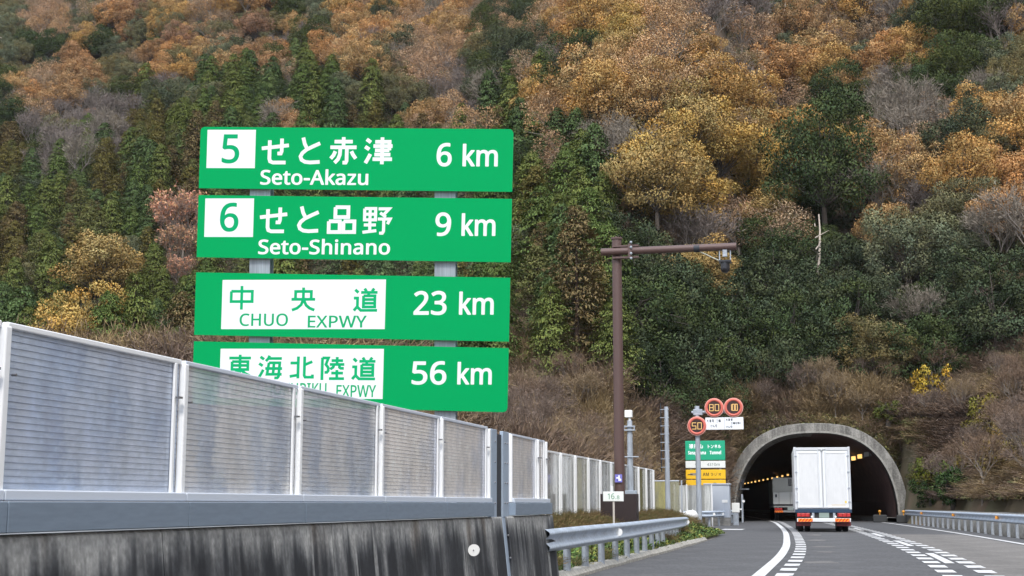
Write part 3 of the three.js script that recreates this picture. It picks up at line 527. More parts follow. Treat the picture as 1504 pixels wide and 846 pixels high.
// ------------------------------------------------------------------ speed signs
{
  const t = thing('speed_sign_post', 'grey post with three round illuminated speed limit signs before the tunnel', 'road sign', [-7.49, -0.1, -75]);
  part('pole', [new THREE.CylinderGeometry(0.13, 0.15, 6.62, 18).translate(0, 3.31, -0.15)], galv, t);
  part('cross_arm', [tubeBetween([-0.3, 6.28, -0.12], [2.3, 6.28, -0.12], 0.075)], galv, t);
  part('arm_clamp', [box(0.5, 0.32, 0.2, 0.05, 6.28, -0.1, 0.02)], galv, t);
  const ring = std([0.62, 0.14, 0.10], 0.4), ringPale = std([0.74, 0.38, 0.32], 0.45), face = std([0.035, 0.010, 0.008], 0.4);
  const SEG = { 0: 'abcdef', 1: 'bc', 5: 'afgcd', 8: 'abcdefg' };
  const digits = (str, w, h) => { // seven segment lamps
    const out = [], gap = w * 0.5, n = str.length, tot = n * w + (n - 1) * gap; let x = -tot / 2;
    for (const ch of str) { const th = 0.032; for (const s of SEG[ch]) { const [cx, cy, ww, hh] = { a: [w / 2, h / 2, w, th], g: [w / 2, 0, w, th], d: [w / 2, -h / 2, w, th], f: [0, h / 4, th, h / 2], b: [w, h / 4, th, h / 2], e: [0, -h / 4, th, h / 2], c: [w, -h / 4, th, h / 2] }[s]; out.push(box(ww + (ww > th ? th : 0), hh, 0.01, x + cx, cy, 0.085)); } x += w + gap; }
    return out;
  };
  const lamp = new THREE.MeshStandardMaterial({ color: lin(0.3, 0.18, 0.06), emissive: lin(0.62, 0.40, 0.16), emissiveIntensity: 0.9 });
  for (const [x, y, s, w] of [[0, 5.52, '50', 0.2], [0.96, 6.5, '80', 0.2], [2.0, 6.5, '100', 0.105]]) {
    const b = part('round_sign', [new THREE.CylinderGeometry(0.52, 0.52, 0.12, 36).rotateX(Math.PI / 2)], ringPale, t); b.position.set(x, y, 0.06); b.userData.label = 'round red bordered sign showing ' + s;
    part('red_ring', [new THREE.TorusGeometry(0.42, 0.075, 10, 40).translate(0, 0, 0.045)], ring, b);
    part('display_face', [new THREE.CylinderGeometry(0.36, 0.36, 0.02, 32).rotateX(Math.PI / 2).translate(0, 0, 0.066)], face, b);
    part('lamp_digits', digits(s, w, 0.34), lamp, b);
  }
  const plates = [[0.97, [['大', 8], ['貨', 32], ['等', 56], ['三', 92], ['輪', 114]], [['け', 42], ['ん', 62], ['引', 82]]], [2.0, [['大', 8], ['貨', 30], ['等', 52]], [['け', 8], ['ん', 28], ['引', 48]], [['三', 52], ['輪', 72], ['を', 92], ['除', 112], ['く', 132]]]];
  for (const [x, l1, l2, l3] of plates) {
    const p = part('supplementary_plate', [box(1.02, 0.66, 0.04, 0, 0, 0)], std([0.75, 0.77, 0.8], 0.5), t); p.position.set(x, 5.64, 0.05);
    part('plate_face', new THREE.PlaneGeometry(0.98, 0.62).translate(0, 0, 0.024), new THREE.MeshStandardMaterial({ roughness: 0.5, map: canvasTex(160, 104, (c) => { c.fillStyle = '#eceff3'; c.fillRect(0, 0, 160, 104); const row = (l, y, h) => l.forEach(([g, gx]) => glyph(c, g, gx, y, 18, h, 3, '#222831')); if (l3) { row(l1, 8, 24); row(l3, 40, 22); row(l2, 72, 22); } else { row(l1, 14, 28); row(l2, 60, 28); } }) }), p);
  }
}
{ // tunnel name board
  const t = thing('tunnel_name_sign', 'stacked green, white and yellow tunnel name and radio board beside the portal', 'road sign', [-8.03, -0.1, -85]);
  for (const x of [-0.9, 0.9]) part('post', [new THREE.CylinderGeometry(0.07, 0.07, 5.1, 12).translate(x, 2.55, -0.1)], galv, t);
  const boards = [
    [3.98, 5.17, '#14a57c', (c, w, h) => { ['猿', '投', '山'].forEach((g, i) => glyph(c, g, 42 + i * 60, 34, 54, 58, 8, '#fff')); ['ト', 'ン', 'ネ', 'ル'].forEach((g, i) => glyph(c, g, 266 + i * 44, 44, 40, 48, 7, '#fff')); textFit(c, 'Sanageyama', 30, 252, 168, 42, '#fff', 2, 'bold'); textFit(c, 'Tunnel', 296, 440, 168, 42, '#fff', 2, 'bold'); }],
    [3.50, 3.93, '#e6e8e4', (c) => { glyph(c, '長', 110, 22, 38, 40, 4, '#26433c'); glyph(c, 'さ', 152, 22, 34, 40, 4, '#26433c'); textFit(c, '4310m', 260, 420, 62, 36, '#26433c', 0); }],
    [2.83, 3.40, '#f0bd1c', (c) => { c.fillStyle = '#8f8a80'; c.fillRect(50, 40, 100, 32); c.fillStyle = '#3b342a'; c.fillRect(20, 54, 60, 14); textFit(c, 'AM', 206, 286, 78, 42, '#3a3320', 0, 'bold'); ['ラ', 'ジ', 'オ'].forEach((g, i) => glyph(c, g, 298 + i * 48, 38, 40, 42, 5, '#3a3320')); }],
    [2.20, 2.78, '#f0bd1c', (c) => { c.strokeStyle = '#231d12'; c.fillStyle = '#231d12'; c.beginPath(); c.arc(352, 78, 44, Math.PI, 0); c.fill(); c.fillRect(378, 70, 16, 30); c.fillRect(100, 66, 150, 12); c.fillStyle = '#f0bd1c'; c.beginPath(); c.arc(352, 92, 24, Math.PI, 0); c.fill(); }],
  ];
  for (const [y0, y1, col, draw] of boards) {
    const h = y1 - y0, p = part('board', [box(2.44, h, 0.05, 0, (y0 + y1) / 2, 0, 0.02)], std(new THREE.Color(col), 0.5), t), ch = Math.round(h / 2.4 * 480);
    part('board_face', new THREE.PlaneGeometry(2.38, h - 0.05).translate(0, (y0 + y1) / 2, 0.029), new THREE.MeshStandardMaterial({ roughness: 0.5, map: canvasTex(480, ch, (c) => { c.fillStyle = col; c.fillRect(0, 0, 480, ch); draw(c, 480, ch); }) }), p);
  }
}
{ // equipment by the portal
  const t = thing('equipment_cabinet', 'pale grey roadside equipment cabinet in front of the yellow board', 'cabinet', [-6.9, -0.05, -80]);
  part('body', [box(1.42, 1.85, 0.8, 0, 1.42, 0, 0.02)], std([0.50, 0.54, 0.60], 0.5, 0.1), t); part('roof', [box(1.54, 0.09, 0.92, 0, 2.39, 0, 0.02)], std([0.45, 0.48, 0.53], 0.5, 0.1), t);
  part('door', [box(1.04, 1.68, 0.02, -0.16, 1.42, 0.41, 0.006)], std([0.52, 0.56, 0.62], 0.5, 0.1), t); part('plinth', [box(1.4, 0.5, 0.8, 0, 0.25, 0)], concrete, t); part('notice', [box(0.32, 0.16, 0.01, 0.44, 1.42, 0.425)], reflectorWhite, t);
  const b = thing('meter_box', 'small white box beside the grey cabinet at the portal foot', 'box', [-5.95, -0.05, -81]);
  part('body', [box(0.44, 0.55, 0.35, 0, 1.05, 0, 0.02)], std([0.8, 0.8, 0.76], 0.5), b); part('stand', [box(0.3, 0.78, 0.25, 0, 0.39, 0)], galv, b); part('lamp', [new THREE.SphereGeometry(0.06, 12, 8).translate(0.3, 0.95, 0.15), box(0.12, 0.04, 0.04, 0.25, 0.95, 0.15)], reflectorWhite, b);
  const m = thing('marker_post', 'thin grey marker post at the left tunnel mouth', 'post', [-6.4, -0.05, -93]);
  part('post', [box(0.12, 1.9, 0.1, 0, 0.95, 0, 0.02)], galv, m); part('reflector', [disc(0.09, 0.09, 1.45, 0.07, 'z')], reflectorWhite, m);
  const w = thing('concrete_block_wall', 'low brown concrete block wall behind the crossing guardrail', 'wall', [-8.35, -0.05, -78.6]);
  for (let r2 = 0; r2 < 3; r2++) for (let k = 0; k < 3; k++) part('concrete_block', box(0.385, 0.385, 0.2, -0.4 + k * 0.4, 0.2 + r2 * 0.4, 0, 0.012), std([0.22, 0.19, 0.165], 0.95), w);
  const rr = mulberry(19);
  [[-9.25, -72.5, 0.28], [-8.35, -73, 0.34], [-7.75, -73.2, 0.36]].forEach(([x, z, s], i) => {
    const g = new THREE.SphereGeometry(1, 18, 12), p = g.attributes.position; for (let k = 0; k < p.count; k++) { const v = new THREE.Vector3().fromBufferAttribute(p, k), n = 1 + 0.25 * (fbm(v.x * 2 + i * 9, v.y * 2 + v.z * 2, 3, 91) - 0.5); p.setXYZ(k, v.x * n * s * 1.15, v.y * n * s * 0.75, v.z * n * s); } g.computeVertexNormals();
    const q = thing('sandbag', ['white sandbag farthest left behind the crossing guardrail', 'middle white sandbag between the other two behind the guardrail', 'white sandbag nearest the block wall behind the guardrail'][i], 'sandbag', [x, 0.62, z], 0, 'white sandbags by the guardrail');
    part('bag', g, std([0.68, 0.68, 0.66], 0.9), q); part('tied_neck', [new THREE.ConeGeometry(0.07, 0.16, 10).translate(0.1, s * 0.75, 0)], std([0.62, 0.62, 0.6], 0.9), q);
  });
  struct('gravel_bed', new THREE.BoxGeometry(2.6, 0.5, 1.2).translate(-8.5, 0.14, -72.9), new THREE.MeshStandardMaterial({ map: concreteMap, color: lin(0.5, 0.45, 0.4), roughness: 1 }), 'raised bed below the white sandbags');
}

// ------------------------------------------------------------------ tunnel
const archPoint = (a, hw, h) => { const c = Math.cos(a), s = Math.sin(a); return [Math.sign(c) * Math.pow(Math.abs(c), 0.78) * hw, Math.pow(Math.max(s, 0), 0.86) * h]; };
function archTube(hw, h, ds, foot = -0.15, n = 40) {
  const pos = [], uv = [], idx = []; let w = 0;
  ds.forEach((d) => { const xc = tunnelX(d), row = []; row.push([-hw, foot]); for (let k = 0; k <= n; k++) row.push(archPoint(Math.PI * (1 - k / n), hw, h)); row.push([hw, foot]); w = row.length; let s = 0; row.forEach(([x, y], i) => { if (i) s += Math.hypot(x - row[i - 1][0], y - row[i - 1][1]); pos.push(xc + x, y, -d); uv.push(s / 3, d / 3); }); });
  for (let j = 0; j < ds.length - 1; j++) for (let i = 0; i < w - 1; i++) { const a = j * w + i, c = a + w; idx.push(a, c, a + 1, a + 1, c, c + 1); }
  const g = new THREE.BufferGeometry(); g.setAttribute('position', new THREE.Float32BufferAttribute(pos, 3)); g.setAttribute('uv', new THREE.Float32BufferAttribute(uv, 2)); g.setIndex(idx); g.computeVertexNormals(); return g;
}
scene.fog = new THREE.FogExp2(new THREE.Color().setRGB(0.80, 0.86, 0.94), 0.00006);
const weatheredConcrete = new THREE.MeshStandardMaterial({ roughness: 0.95, map: tex(512, 512, (u, v) => { const n = fbm(u * 50, v * 50, 3, 241, 50, 50), s = fbm(u * 24, v * 2, 4, 243, 24, 2), c = fbm(u * 4, v * 4, 4, 247, 4, 4), g = 0.50 + 0.2 * (n - 0.5) + 0.26 * (s - 0.5) + 0.2 * (c - 0.5); return [g, g * 0.98, g * 0.94]; }) });
{
  const t = thing('tunnel_portal', 'arched grey concrete tunnel portal cut into the hillside', 'tunnel');
  // ring: front face, outer shell, inner return
  const sh = new THREE.Shape(); const n = 48; sh.moveTo(-OA, -0.15); for (let k = 0; k <= n; k++) sh.lineTo(...archPoint(Math.PI * (1 - k / n), OA, OH)); sh.lineTo(OA, -0.15); sh.lineTo(TA, -0.15); for (let k = 0; k <= n; k++) sh.lineTo(...archPoint(Math.PI * k / n, TA, TH)); sh.lineTo(-TA, -0.15);
  const g = new THREE.ExtrudeGeometry(sh, { depth: 5, bevelEnabled: true, bevelSize: 0.03, bevelThickness: 0.03, bevelSegments: 1, curveSegments: 1 }); const uv = g.attributes.uv; for (let k = 0; k < uv.count; k++) uv.setXY(k, uv.getX(k) / 3, uv.getY(k) / 3);
  const ring = part('portal_ring', g, weatheredConcrete, t); ring.position.set(tunnelX(PORTAL), 0, -PORTAL - 5.03);
  const rim = new THREE.Shape(); rim.moveTo(-TA - 0.10, -0.15); for (let k = 0; k <= n; k++) rim.lineTo(...archPoint(Math.PI * (1 - k / n), TA + 0.10, TH + 0.10)); rim.lineTo(TA + 0.10, -0.15); rim.lineTo(TA - 0.02, -0.15); for (let k = 0; k <= n; k++) rim.lineTo(...archPoint(Math.PI * k / n, TA - 0.02, TH - 0.02)); rim.lineTo(-TA + 0.02, -0.15);
  const rm = part('pale_rim', new THREE.ExtrudeGeometry(rim, { depth: 0.12, bevelEnabled: false }), new THREE.MeshStandardMaterial({ map: concreteMap, color: lin(1.1, 1.1, 1.08), roughness: 0.9 }), t); rm.position.set(tunnelX(PORTAL), 0, -PORTAL - 0.04);
  const ds = []; for (let d = PORTAL + 1; d <= 345; d += d < 150 ? 2 : 4) ds.push(d);
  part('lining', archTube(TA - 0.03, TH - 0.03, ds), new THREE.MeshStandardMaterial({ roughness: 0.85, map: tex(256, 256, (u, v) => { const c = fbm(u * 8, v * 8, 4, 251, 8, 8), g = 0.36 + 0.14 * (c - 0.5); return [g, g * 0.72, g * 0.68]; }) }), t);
  part('outer_shell', archTube(TA + 0.5, TH + 0.5, ds.filter((d) => d > 101)), weatheredConcrete, t);
  const end = new THREE.Shape(); end.moveTo(-TA - 0.3, -0.15); for (let k = 0; k <= n; k++) end.lineTo(...archPoint(Math.PI * (1 - k / n), TA + 0.3, TH + 0.3)); end.lineTo(TA + 0.3, -0.15);
  part('far_end', new THREE.ShapeGeometry(end).translate(tunnelX(344.5), 0, -344.5), std([0.05, 0.045, 0.04], 1), t);
  // dark dado panels along both walls
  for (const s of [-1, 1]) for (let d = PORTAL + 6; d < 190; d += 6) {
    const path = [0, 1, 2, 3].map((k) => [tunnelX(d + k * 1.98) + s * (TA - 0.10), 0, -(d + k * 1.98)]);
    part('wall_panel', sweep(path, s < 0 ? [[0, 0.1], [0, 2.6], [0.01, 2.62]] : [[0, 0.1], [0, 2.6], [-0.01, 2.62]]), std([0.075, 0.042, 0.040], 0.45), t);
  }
  part('walkway', [sweep([...Array(60)].map((_, i) => [tunnelX(PORTAL - 0.5 + i * 4) - TA + 0.35, 0, -(PORTAL - 0.5 + i * 4)]), [[-0.35, 0.3], [0.3, 0.3], [0.33, 0.27], [0.33, -0.05]])], concrete, t);
  part('walkway', [sweep([...Array(60)].map((_, i) => [tunnelX(PORTAL - 0.5 + i * 4) + TA - 0.5, 0, -(PORTAL - 0.5 + i * 4)]), [[-0.33, -0.05], [-0.33, 0.27], [-0.3, 0.3], [0.5, 0.3]])], concrete, t);
}
{ // lamps high on the right wall, one every 5.5 m, curving left with the tunnel
  const glow = new THREE.MeshStandardMaterial({ color: lin(0.5, 0.4, 0.2), emissive: lin(1.0, 0.58, 0.17), emissiveIntensity: 0.9 }), off = std([0.45, 0.44, 0.42], 0.5), housing = std([0.12, 0.12, 0.12], 0.5, 0.3);
  const ord = ['first', 'second', 'third', 'fourth', 'fifth', 'sixth', 'seventh', 'eighth', 'ninth', 'tenth', 'eleventh', 'twelfth', 'thirteenth', 'fourteenth', 'fifteenth', 'sixteenth', 'seventeenth', 'eighteenth', 'nineteenth', 'twentieth', 'twenty-first', 'twenty-second', 'twenty-third', 'twenty-fourth', 'twenty-fifth', 'twenty-sixth', 'twenty-seventh', 'twenty-eighth', 'twenty-ninth', 'thirtieth'];
  for (let k = 0; k < 30; k++) {
    const d = k < 8 ? 99.4 + k * 4.2 : 133 + (k - 8) * 7, x = tunnelX(d) + TA * 0.69, y = 4.62;
    const t = thing('tunnel_lamp', ord[k] + (k < 1 ? ' unlit tunnel lamp' : ' tunnel lamp') + ' from the mouth, high on the right wall', 'lamp', [x, y, -d], 0.35, 'tunnel wall lamps');
    part('housing', [box(0.16, 0.34, 1.1, 0.08, 0.05, 0, 0.02)], housing, t);
    part('lamp_glass', [box(0.02, k < 8 ? 0.3 : 0.2, k < 8 ? 0.85 : 0.7, -0.012, 0.03, 0)], k < 1 ? off : glow, t);
    if (k >= 1 && (k < 12 ? k % 2 === 0 : k % 5 === 0)) { const l = new THREE.PointLight(new THREE.Color().setRGB(1, 0.6, 0.25), 0.3); l.position.set(-0.25, -0.05, 0); l.shadow.radius = 8; l.castShadow = true; l.name = 'lamp_light'; t.add(l); }
  }
  for (const [d, lab] of [[100, 'grey unlit lamp box high on the left wall inside the tunnel mouth'], [106, 'second grey lamp box on the left tunnel wall, further in']]) {
    const t = thing('tunnel_lamp', lab, 'lamp', [tunnelX(d) - TA * 0.80, 4.3, -d], 0.1); part('housing', [box(0.3, 0.25, 0.9, 0, 0, 0, 0.02)], housing, t); part('lamp_glass', [box(0.24, 0.02, 0.8, 0.02, -0.13, 0)], off, t);
  }
  const f = thing('tunnel_fan_bracket', 'grey equipment bracket low on the left tunnel wall', 'equipment', [tunnelX(98) - TA + 0.5, 2.25, -98.6]); part('shelf', [box(1.0, 0.06, 0.4, 0, 0, 0, 0.01)], galv, f); part('device', [box(0.4, 0.3, 0.3, -0.05, 0.55, 0, 0.03)], std([0.12, 0.13, 0.16], 0.4, 0.3), f); part('stem', [box(0.05, 0.4, 0.05, -0.05, 0.22, 0)], galv, f);
  const amber = new THREE.MeshStandardMaterial({ color: lin(0.7, 0.3, 0.03), roughness: 0.3 });
  [[2.9, 92.5], [1.5, 95.5]].forEach(([x, d], i) => { const c = thing('crash_cushion', i ? 'smaller dark block with amber reflector, deeper at the right tunnel mouth' : 'dark crash cushion with amber reflector at the right tunnel mouth', 'crash cushion', [x + 1.0, 0, -d], 0, 'crash cushions at the tunnel mouth'); part('body', [box(0.9, 0.5, 0.7, 0, 0.25, 0, 0.06)], std([0.03, 0.03, 0.03], 0.7), c); part('reflector', [new THREE.SphereGeometry(0.1, 12, 8).translate(0, 0.72, 0.1), box(0.06, 0.24, 0.06, 0, 0.58, 0.1)], amber, c); });
}

// ------------------------------------------------------------------ trucks
const rubber = std([0.012, 0.012, 0.013], 0.85);
function wheel(parent, x, z, r = 0.48, w = 0.25) {
  const wh = part('wheel', [new THREE.CylinderGeometry(r * 0.6, r * 0.6, w * 0.9, 20).rotateZ(Math.PI / 2)], std([0.2, 0.2, 0.2], 0.5, 0.4), parent); wh.position.set(x, r, z);
  const prof = [[r * 0.58, -w / 2], [r * 0.9, -w / 2], [r, -w * 0.36], [r, w * 0.36], [r * 0.9, w / 2], [r * 0.58, w / 2]].map((p) => new THREE.Vector2(...p)); part('tyre', [new THREE.LatheGeometry(prof, 28).rotateZ(Math.PI / 2)], rubber, wh);
}
const hazard = canvasTex(256, 48, (c) => { c.fillStyle = '#ff9a1e'; c.fillRect(0, 0, 256, 48); c.fillStyle = '#d5301f'; for (let i = -1; i < 6; i++) { c.beginPath(); c.moveTo(i * 56, 48); c.lineTo(i * 56 + 28, 48); c.lineTo(i * 56 + 76, 0); c.lineTo(i * 56 + 48, 0); c.fill(); } });
const hazardMat = new THREE.MeshStandardMaterial({ map: hazard, roughness: 0.4 });
const lampRed = std([0.50, 0.03, 0.03], 0.2), lampDeep = std([0.25, 0.012, 0.015], 0.2), lampAmber = std([0.75, 0.25, 0.03], 0.2), white = std([0.76, 0.78, 0.80], 0.3), boxWhite = new THREE.MeshStandardMaterial({ roughness: 0.4, map: tex(256, 256, (u, v) => { const n = fbm(u * 9, v * 9, 4, 261, 9, 9), s = fbm(u * 40, v * 3, 3, 263, 40, 3), g = 0.855 + 0.05 * (n - 0.5) + 0.03 * (s - 0.5); return [g * 0.99, g * 0.995, g]; }) });
const navy = std([0.018, 0.045, 0.09], 0.4), chassisMat = std([0.02, 0.02, 0.022], 0.7);
{
  const d = 62, t = thing('box_truck', 'white box truck with two rear doors entering the tunnel', 'truck', [leftLine(d) + 1.68, 0, -d], 0.045);
  const W = 2.42, y0 = 1.0, y1 = 3.68, L = 7.2;
  part('cargo_box', [box(W, y1 - y0, L, 0, (y0 + y1) / 2, -L / 2, 0.03)], boxWhite, t);
  part('rear_frame', [box(0.10, 2.72, 0.06, -W / 2 + 0.05, (y0 + y1) / 2, 0.02, 0.01), box(0.10, 2.72, 0.06, W / 2 - 0.05, (y0 + y1) / 2, 0.02, 0.01), box(W - 0.2, 0.13, 0.06, 0, y1 - 0.07, 0.02, 0.01)], std([0.62, 0.64, 0.66], 0.35, 0.2), t);
  for (const s of [-1, 1]) {
    const dr = part('rear_door', [box(1.08, 2.48, 0.03, s * 0.56, 2.28, 0.02, 0.008)], boxWhite, t);
    part('door_edge', [box(0.10, 2.46, 0.05, s * 0.085, 2.28, 0.03, 0.012), box(0.09, 2.46, 0.045, s * 1.05, 2.28, 0.03, 0.012), box(0.90, 0.09, 0.045, s * 0.57, 3.46, 0.03, 0.012), box(0.90, 0.08, 0.045, s * 0.57, 1.09, 0.03, 0.012)], white, dr);
    part('lock_rod', [tubeBetween([s * 0.16, 1.05, 0.075], [s * 0.16, 3.55, 0.075], 0.016)], white, dr);
    each('hinge', [1.3, 1.9, 2.6, 3.3].map((y) => box(0.10, 0.06, 0.04, s * 1.12, y, 0.06, 0.008)), galv, dr);
    part('tail_light', [box(0.56, 0.17, 0.06, s * 0.86, 0.74, 0.03, 0.015)], lampDeep, t);
    each('brake_lamp', [-0.15, 0.02, 0.2].map((q) => box(0.14, 0.13, 0.02, s * 0.86 + q * s, 0.74, 0.066, 0.008)), lampRed, t);
    part('reverse_lamp', [new THREE.SphereGeometry(0.05, 12, 8).translate(s * 0.5, 0.66, 0.04)], reflectorWhite, t);
    part('reflector_strip', [box(0.62, 0.14, 0.012, s * 0.79, 0.52, 0.124)], hazardMat, t);
    part('mudflap', [box(0.62, 0.2, 0.02, s * 0.86, 0.36, -0.3)], std([0.12, 0.012, 0.015], 0.6), t);
    for (const x of [0.98, 0.68]) wheel(t, s * x, -1.6);
    wheel(t, s * 1.0, -6.6);
  }
  part('latch', [box(0.1, 0.10, 0.05, 0, 3.56, 0.06, 0.02), box(0.34, 0.03, 0.03, 0.02, 3.6, 0.06, 0.008), box(0.02, 2.45, 0.03, 0, 2.28, 0.012)], std([0.5, 0.52, 0.54], 0.4, 0.3), t);
  part('rear_sill', [box(W, 0.17, 0.12, 0, 0.92, -0.02, 0.015)], navy, t);
  part('light_carrier', [box(1.9, 0.24, 0.06, 0, 0.73, -0.06)], chassisMat, t);
  part('number_plate', [box(0.43, 0.22, 0.015, 0.02, 0.73, 0.02, 0.004)], std([0.24, 0.30, 0.27], 0.5), t);
  part('bumper', [box(2.3, 0.16, 0.1, 0, 0.52, 0.07, 0.02)], white, t);
  each('bumper_bracket', [box(0.1, 0.3, 0.12, -0.45, 0.68, -0.02), box(0.1, 0.3, 0.12, 0.45, 0.68, -0.02)], galv, t);
  part('chassis', [box(0.9, 0.28, 8.6, 0, 0.82, -4.4), tubeBetween([-0.9, 0.48, -1.6], [0.9, 0.48, -1.6], 0.09)], chassisMat, t);
  part('label_sticker', [box(0.10, 0.10, 0.004, 0.98, 1.30, 0.037)], std([0.75, 0.55, 0.08], 0.5), t); part('label_sticker', [box(0.62, 0.05, 0.004, 0.66, 1.17, 0.037)], std([0.66, 0.58, 0.46], 0.5), t);
  const cab = part('cab', [box(2.3, 1.9, 1.7, 0, 1.75, -8.3, 0.12)], white, t); part('windscreen', [box(2.0, 0.8, 0.03, 0, 2.15, -9.16, 0.02)], std([0.02, 0.025, 0.03], 0.1), cab); part('roof_fairing', [box(2.0, 0.7, 1.2, 0, 3.0, -8.1, 0.2)], white, cab);
  for (const s of [-1, 1]) part('mirror', [box(0.18, 0.4, 0.1, s * 1.32, 2.3, -8.9, 0.04)], chassisMat, cab);
}
{
  const d = 101.5, t = thing('flatbed_truck', 'grey flat bodied truck with a tall tailgate inside the tunnel', 'truck', [-3.55, 0, -d], 0.10);
  const beige = std([0.46, 0.46, 0.42], 0.5), pale = std([0.60, 0.60, 0.57], 0.5), W = 2.4;
  part('headboard', [box(W, 1.05, 0.06, 0, 2.58, -0.3, 0.02)], beige, t); part('tailgate', [box(W, 0.85, 0.06, 0, 1.62, 0, 0.02)], pale, t);
  part('side_board', [box(0.05, 1.75, 5.8, -W / 2, 2.05, -2.95, 0.01)], beige, t); part('side_board', [box(0.05, 1.75, 5.8, W / 2, 2.05, -2.95, 0.01)], beige, t); part('floor', [box(W, 0.12, 5.8, 0, 1.15, -2.9)], chassisMat, t);
  each('gate_rib', [-0.8, 0, 0.8].map((x) => box(0.07, 0.83, 0.03, x, 1.62, 0.045, 0.008)), beige, t); part('rear_sill', [box(W, 0.1, 0.1, 0, 1.02, 0, 0.01)], std([0.4, 0.4, 0.38], 0.5), t);
  each('gate_latch', [box(0.12, 0.2, 0.08, -1.0, 1.8, 0.06, 0.02), box(0.14, 0.34, 0.1, 0.55, 2.7, -0.2, 0.02), box(0.12, 0.2, 0.08, 1.0, 1.8, 0.06, 0.02)], darkSteel, t);
  for (const s of [-1, 1]) { part('tail_light', [box(0.55, 0.13, 0.05, s * 0.85, 0.86, 0.02, 0.01)], lampRed, t); part('reflector_strip', [box(0.6, 0.14, 0.012, s * 0.83, 0.68, 0.06)], hazardMat, t); for (const x of [0.95, 0.66]) wheel(t, s * x, -1.4); wheel(t, s * 0.98, -6.2); }
  part('bumper', [box(2.2, 0.14, 0.08, 0, 0.68, 0, 0.01)], std([0.3, 0.3, 0.3], 0.5), t); part('number_plate', [box(0.43, 0.22, 0.015, 0.0, 0.88, 0.05)], std([0.35, 0.40, 0.38], 0.5), t);
  part('chassis', [box(0.9, 0.25, 7.6, 0, 0.93, -3.8), tubeBetween([-0.9, 0.48, -1.4], [0.9, 0.48, -1.4], 0.09)], chassisMat, t); part('cab', [box(2.2, 1.9, 1.6, 0, 1.75, -7.0, 0.12)], white, t);
}

// ------------------------------------------------------------------ plants: leaf builders
class Leaves {
  constructor() { this.p = []; this.n = []; this.c = []; this.i = []; }
  // a folded leaf or leaf spray: a diamond of two triangles, bent along its midrib
  leaf(pos, dir, nrm, len, wid, col, round) {
    const s = new THREE.Vector3().crossVectors(dir, nrm).normalize(), up = new THREE.Vector3().crossVectors(s, dir), k = this.p.length / 3;
    const mid = pos.clone().addScaledVector(dir, len * 0.5), tip = pos.clone().addScaledVector(dir, len).addScaledVector(up, -len * 0.12);
    const a = mid.clone().addScaledVector(s, wid / 2).addScaledVector(up, wid * 0.1), b = mid.clone().addScaledVector(s, -wid / 2).addScaledVector(up, wid * 0.1);
    const n = up.clone(); if (round && n.dot(round) < 0) n.negate(); if (round) n.lerp(round, 0.85).normalize();
    for (const v of [pos, a, tip, b]) { this.p.push(v.x, v.y, v.z); this.n.push(n.x, n.y, n.z); this.c.push(...col); }
    this.i.push(k, k + 1, k + 2, k, k + 2, k + 3);
  }
  build() { const g = new THREE.BufferGeometry(); g.setAttribute('position', new THREE.Float32BufferAttribute(this.p, 3)); g.setAttribute('normal', new THREE.Float32BufferAttribute(this.n, 3)); g.setAttribute('color', new THREE.Float32BufferAttribute(this.c, 3)); g.setIndex(this.i); return g; }
}
const randDir = (r) => { const z = r() * 2 - 1, a = r() * 6.283, s = Math.sqrt(1 - z * z); return new THREE.Vector3(s * Math.cos(a), z, s * Math.sin(a)); };
// limbs as one tapered mesh; segments are 3- to 6-sided
class Wood {
  constructor() { this.g = []; }
  seg(a, b, r0, r1, n = 5) { const d = b.clone().sub(a), l = d.length(); if (l < 1e-4) return; const g = new THREE.CylinderGeometry(r1, r0, l, n, 1, true); g.deleteAttribute('uv'); g.applyQuaternion(new THREE.Quaternion().setFromUnitVectors(new THREE.Vector3(0, 1, 0), d.multiplyScalar(1 / l))); g.translate((a.x + b.x) / 2, (a.y + b.y) / 2, (a.z + b.z) / 2); this.g.push(g); }
  build() { return mergeGeometries(this.g); }
}
function growBranches(w, r, a, dir, len, rad, depth, tips, spread = 0.75, up = 0.25) {
  const mid = a.clone().addScaledVector(dir, len * 0.55).addScaledVector(randDir(r), len * 0.07), end = mid.clone().addScaledVector(dir.clone().addScaledVector(randDir(r), 0.3).normalize(), len * 0.5);
  const n = depth > 2 ? 5 : 3; w.seg(a, mid, rad, rad * 0.8, n); w.seg(mid, end, rad * 0.8, rad * 0.55, n); tips.push(end);
  if (depth <= 0) return;
  const k = 2 + (r() < 0.7 ? 1 : 0) + (depth === 1 ? 1 : 0);
  for (let i = 0; i < k; i++) { const q = dir.clone().addScaledVector(randDir(r), spread).add(new THREE.Vector3(0, up, 0)).normalize(); growBranches(w, r, i === 0 ? end : mid.clone().lerp(end, r()), q, len * (0.6 + 0.2 * r()), rad * 0.55, depth - 1, tips, spread, up); }
}
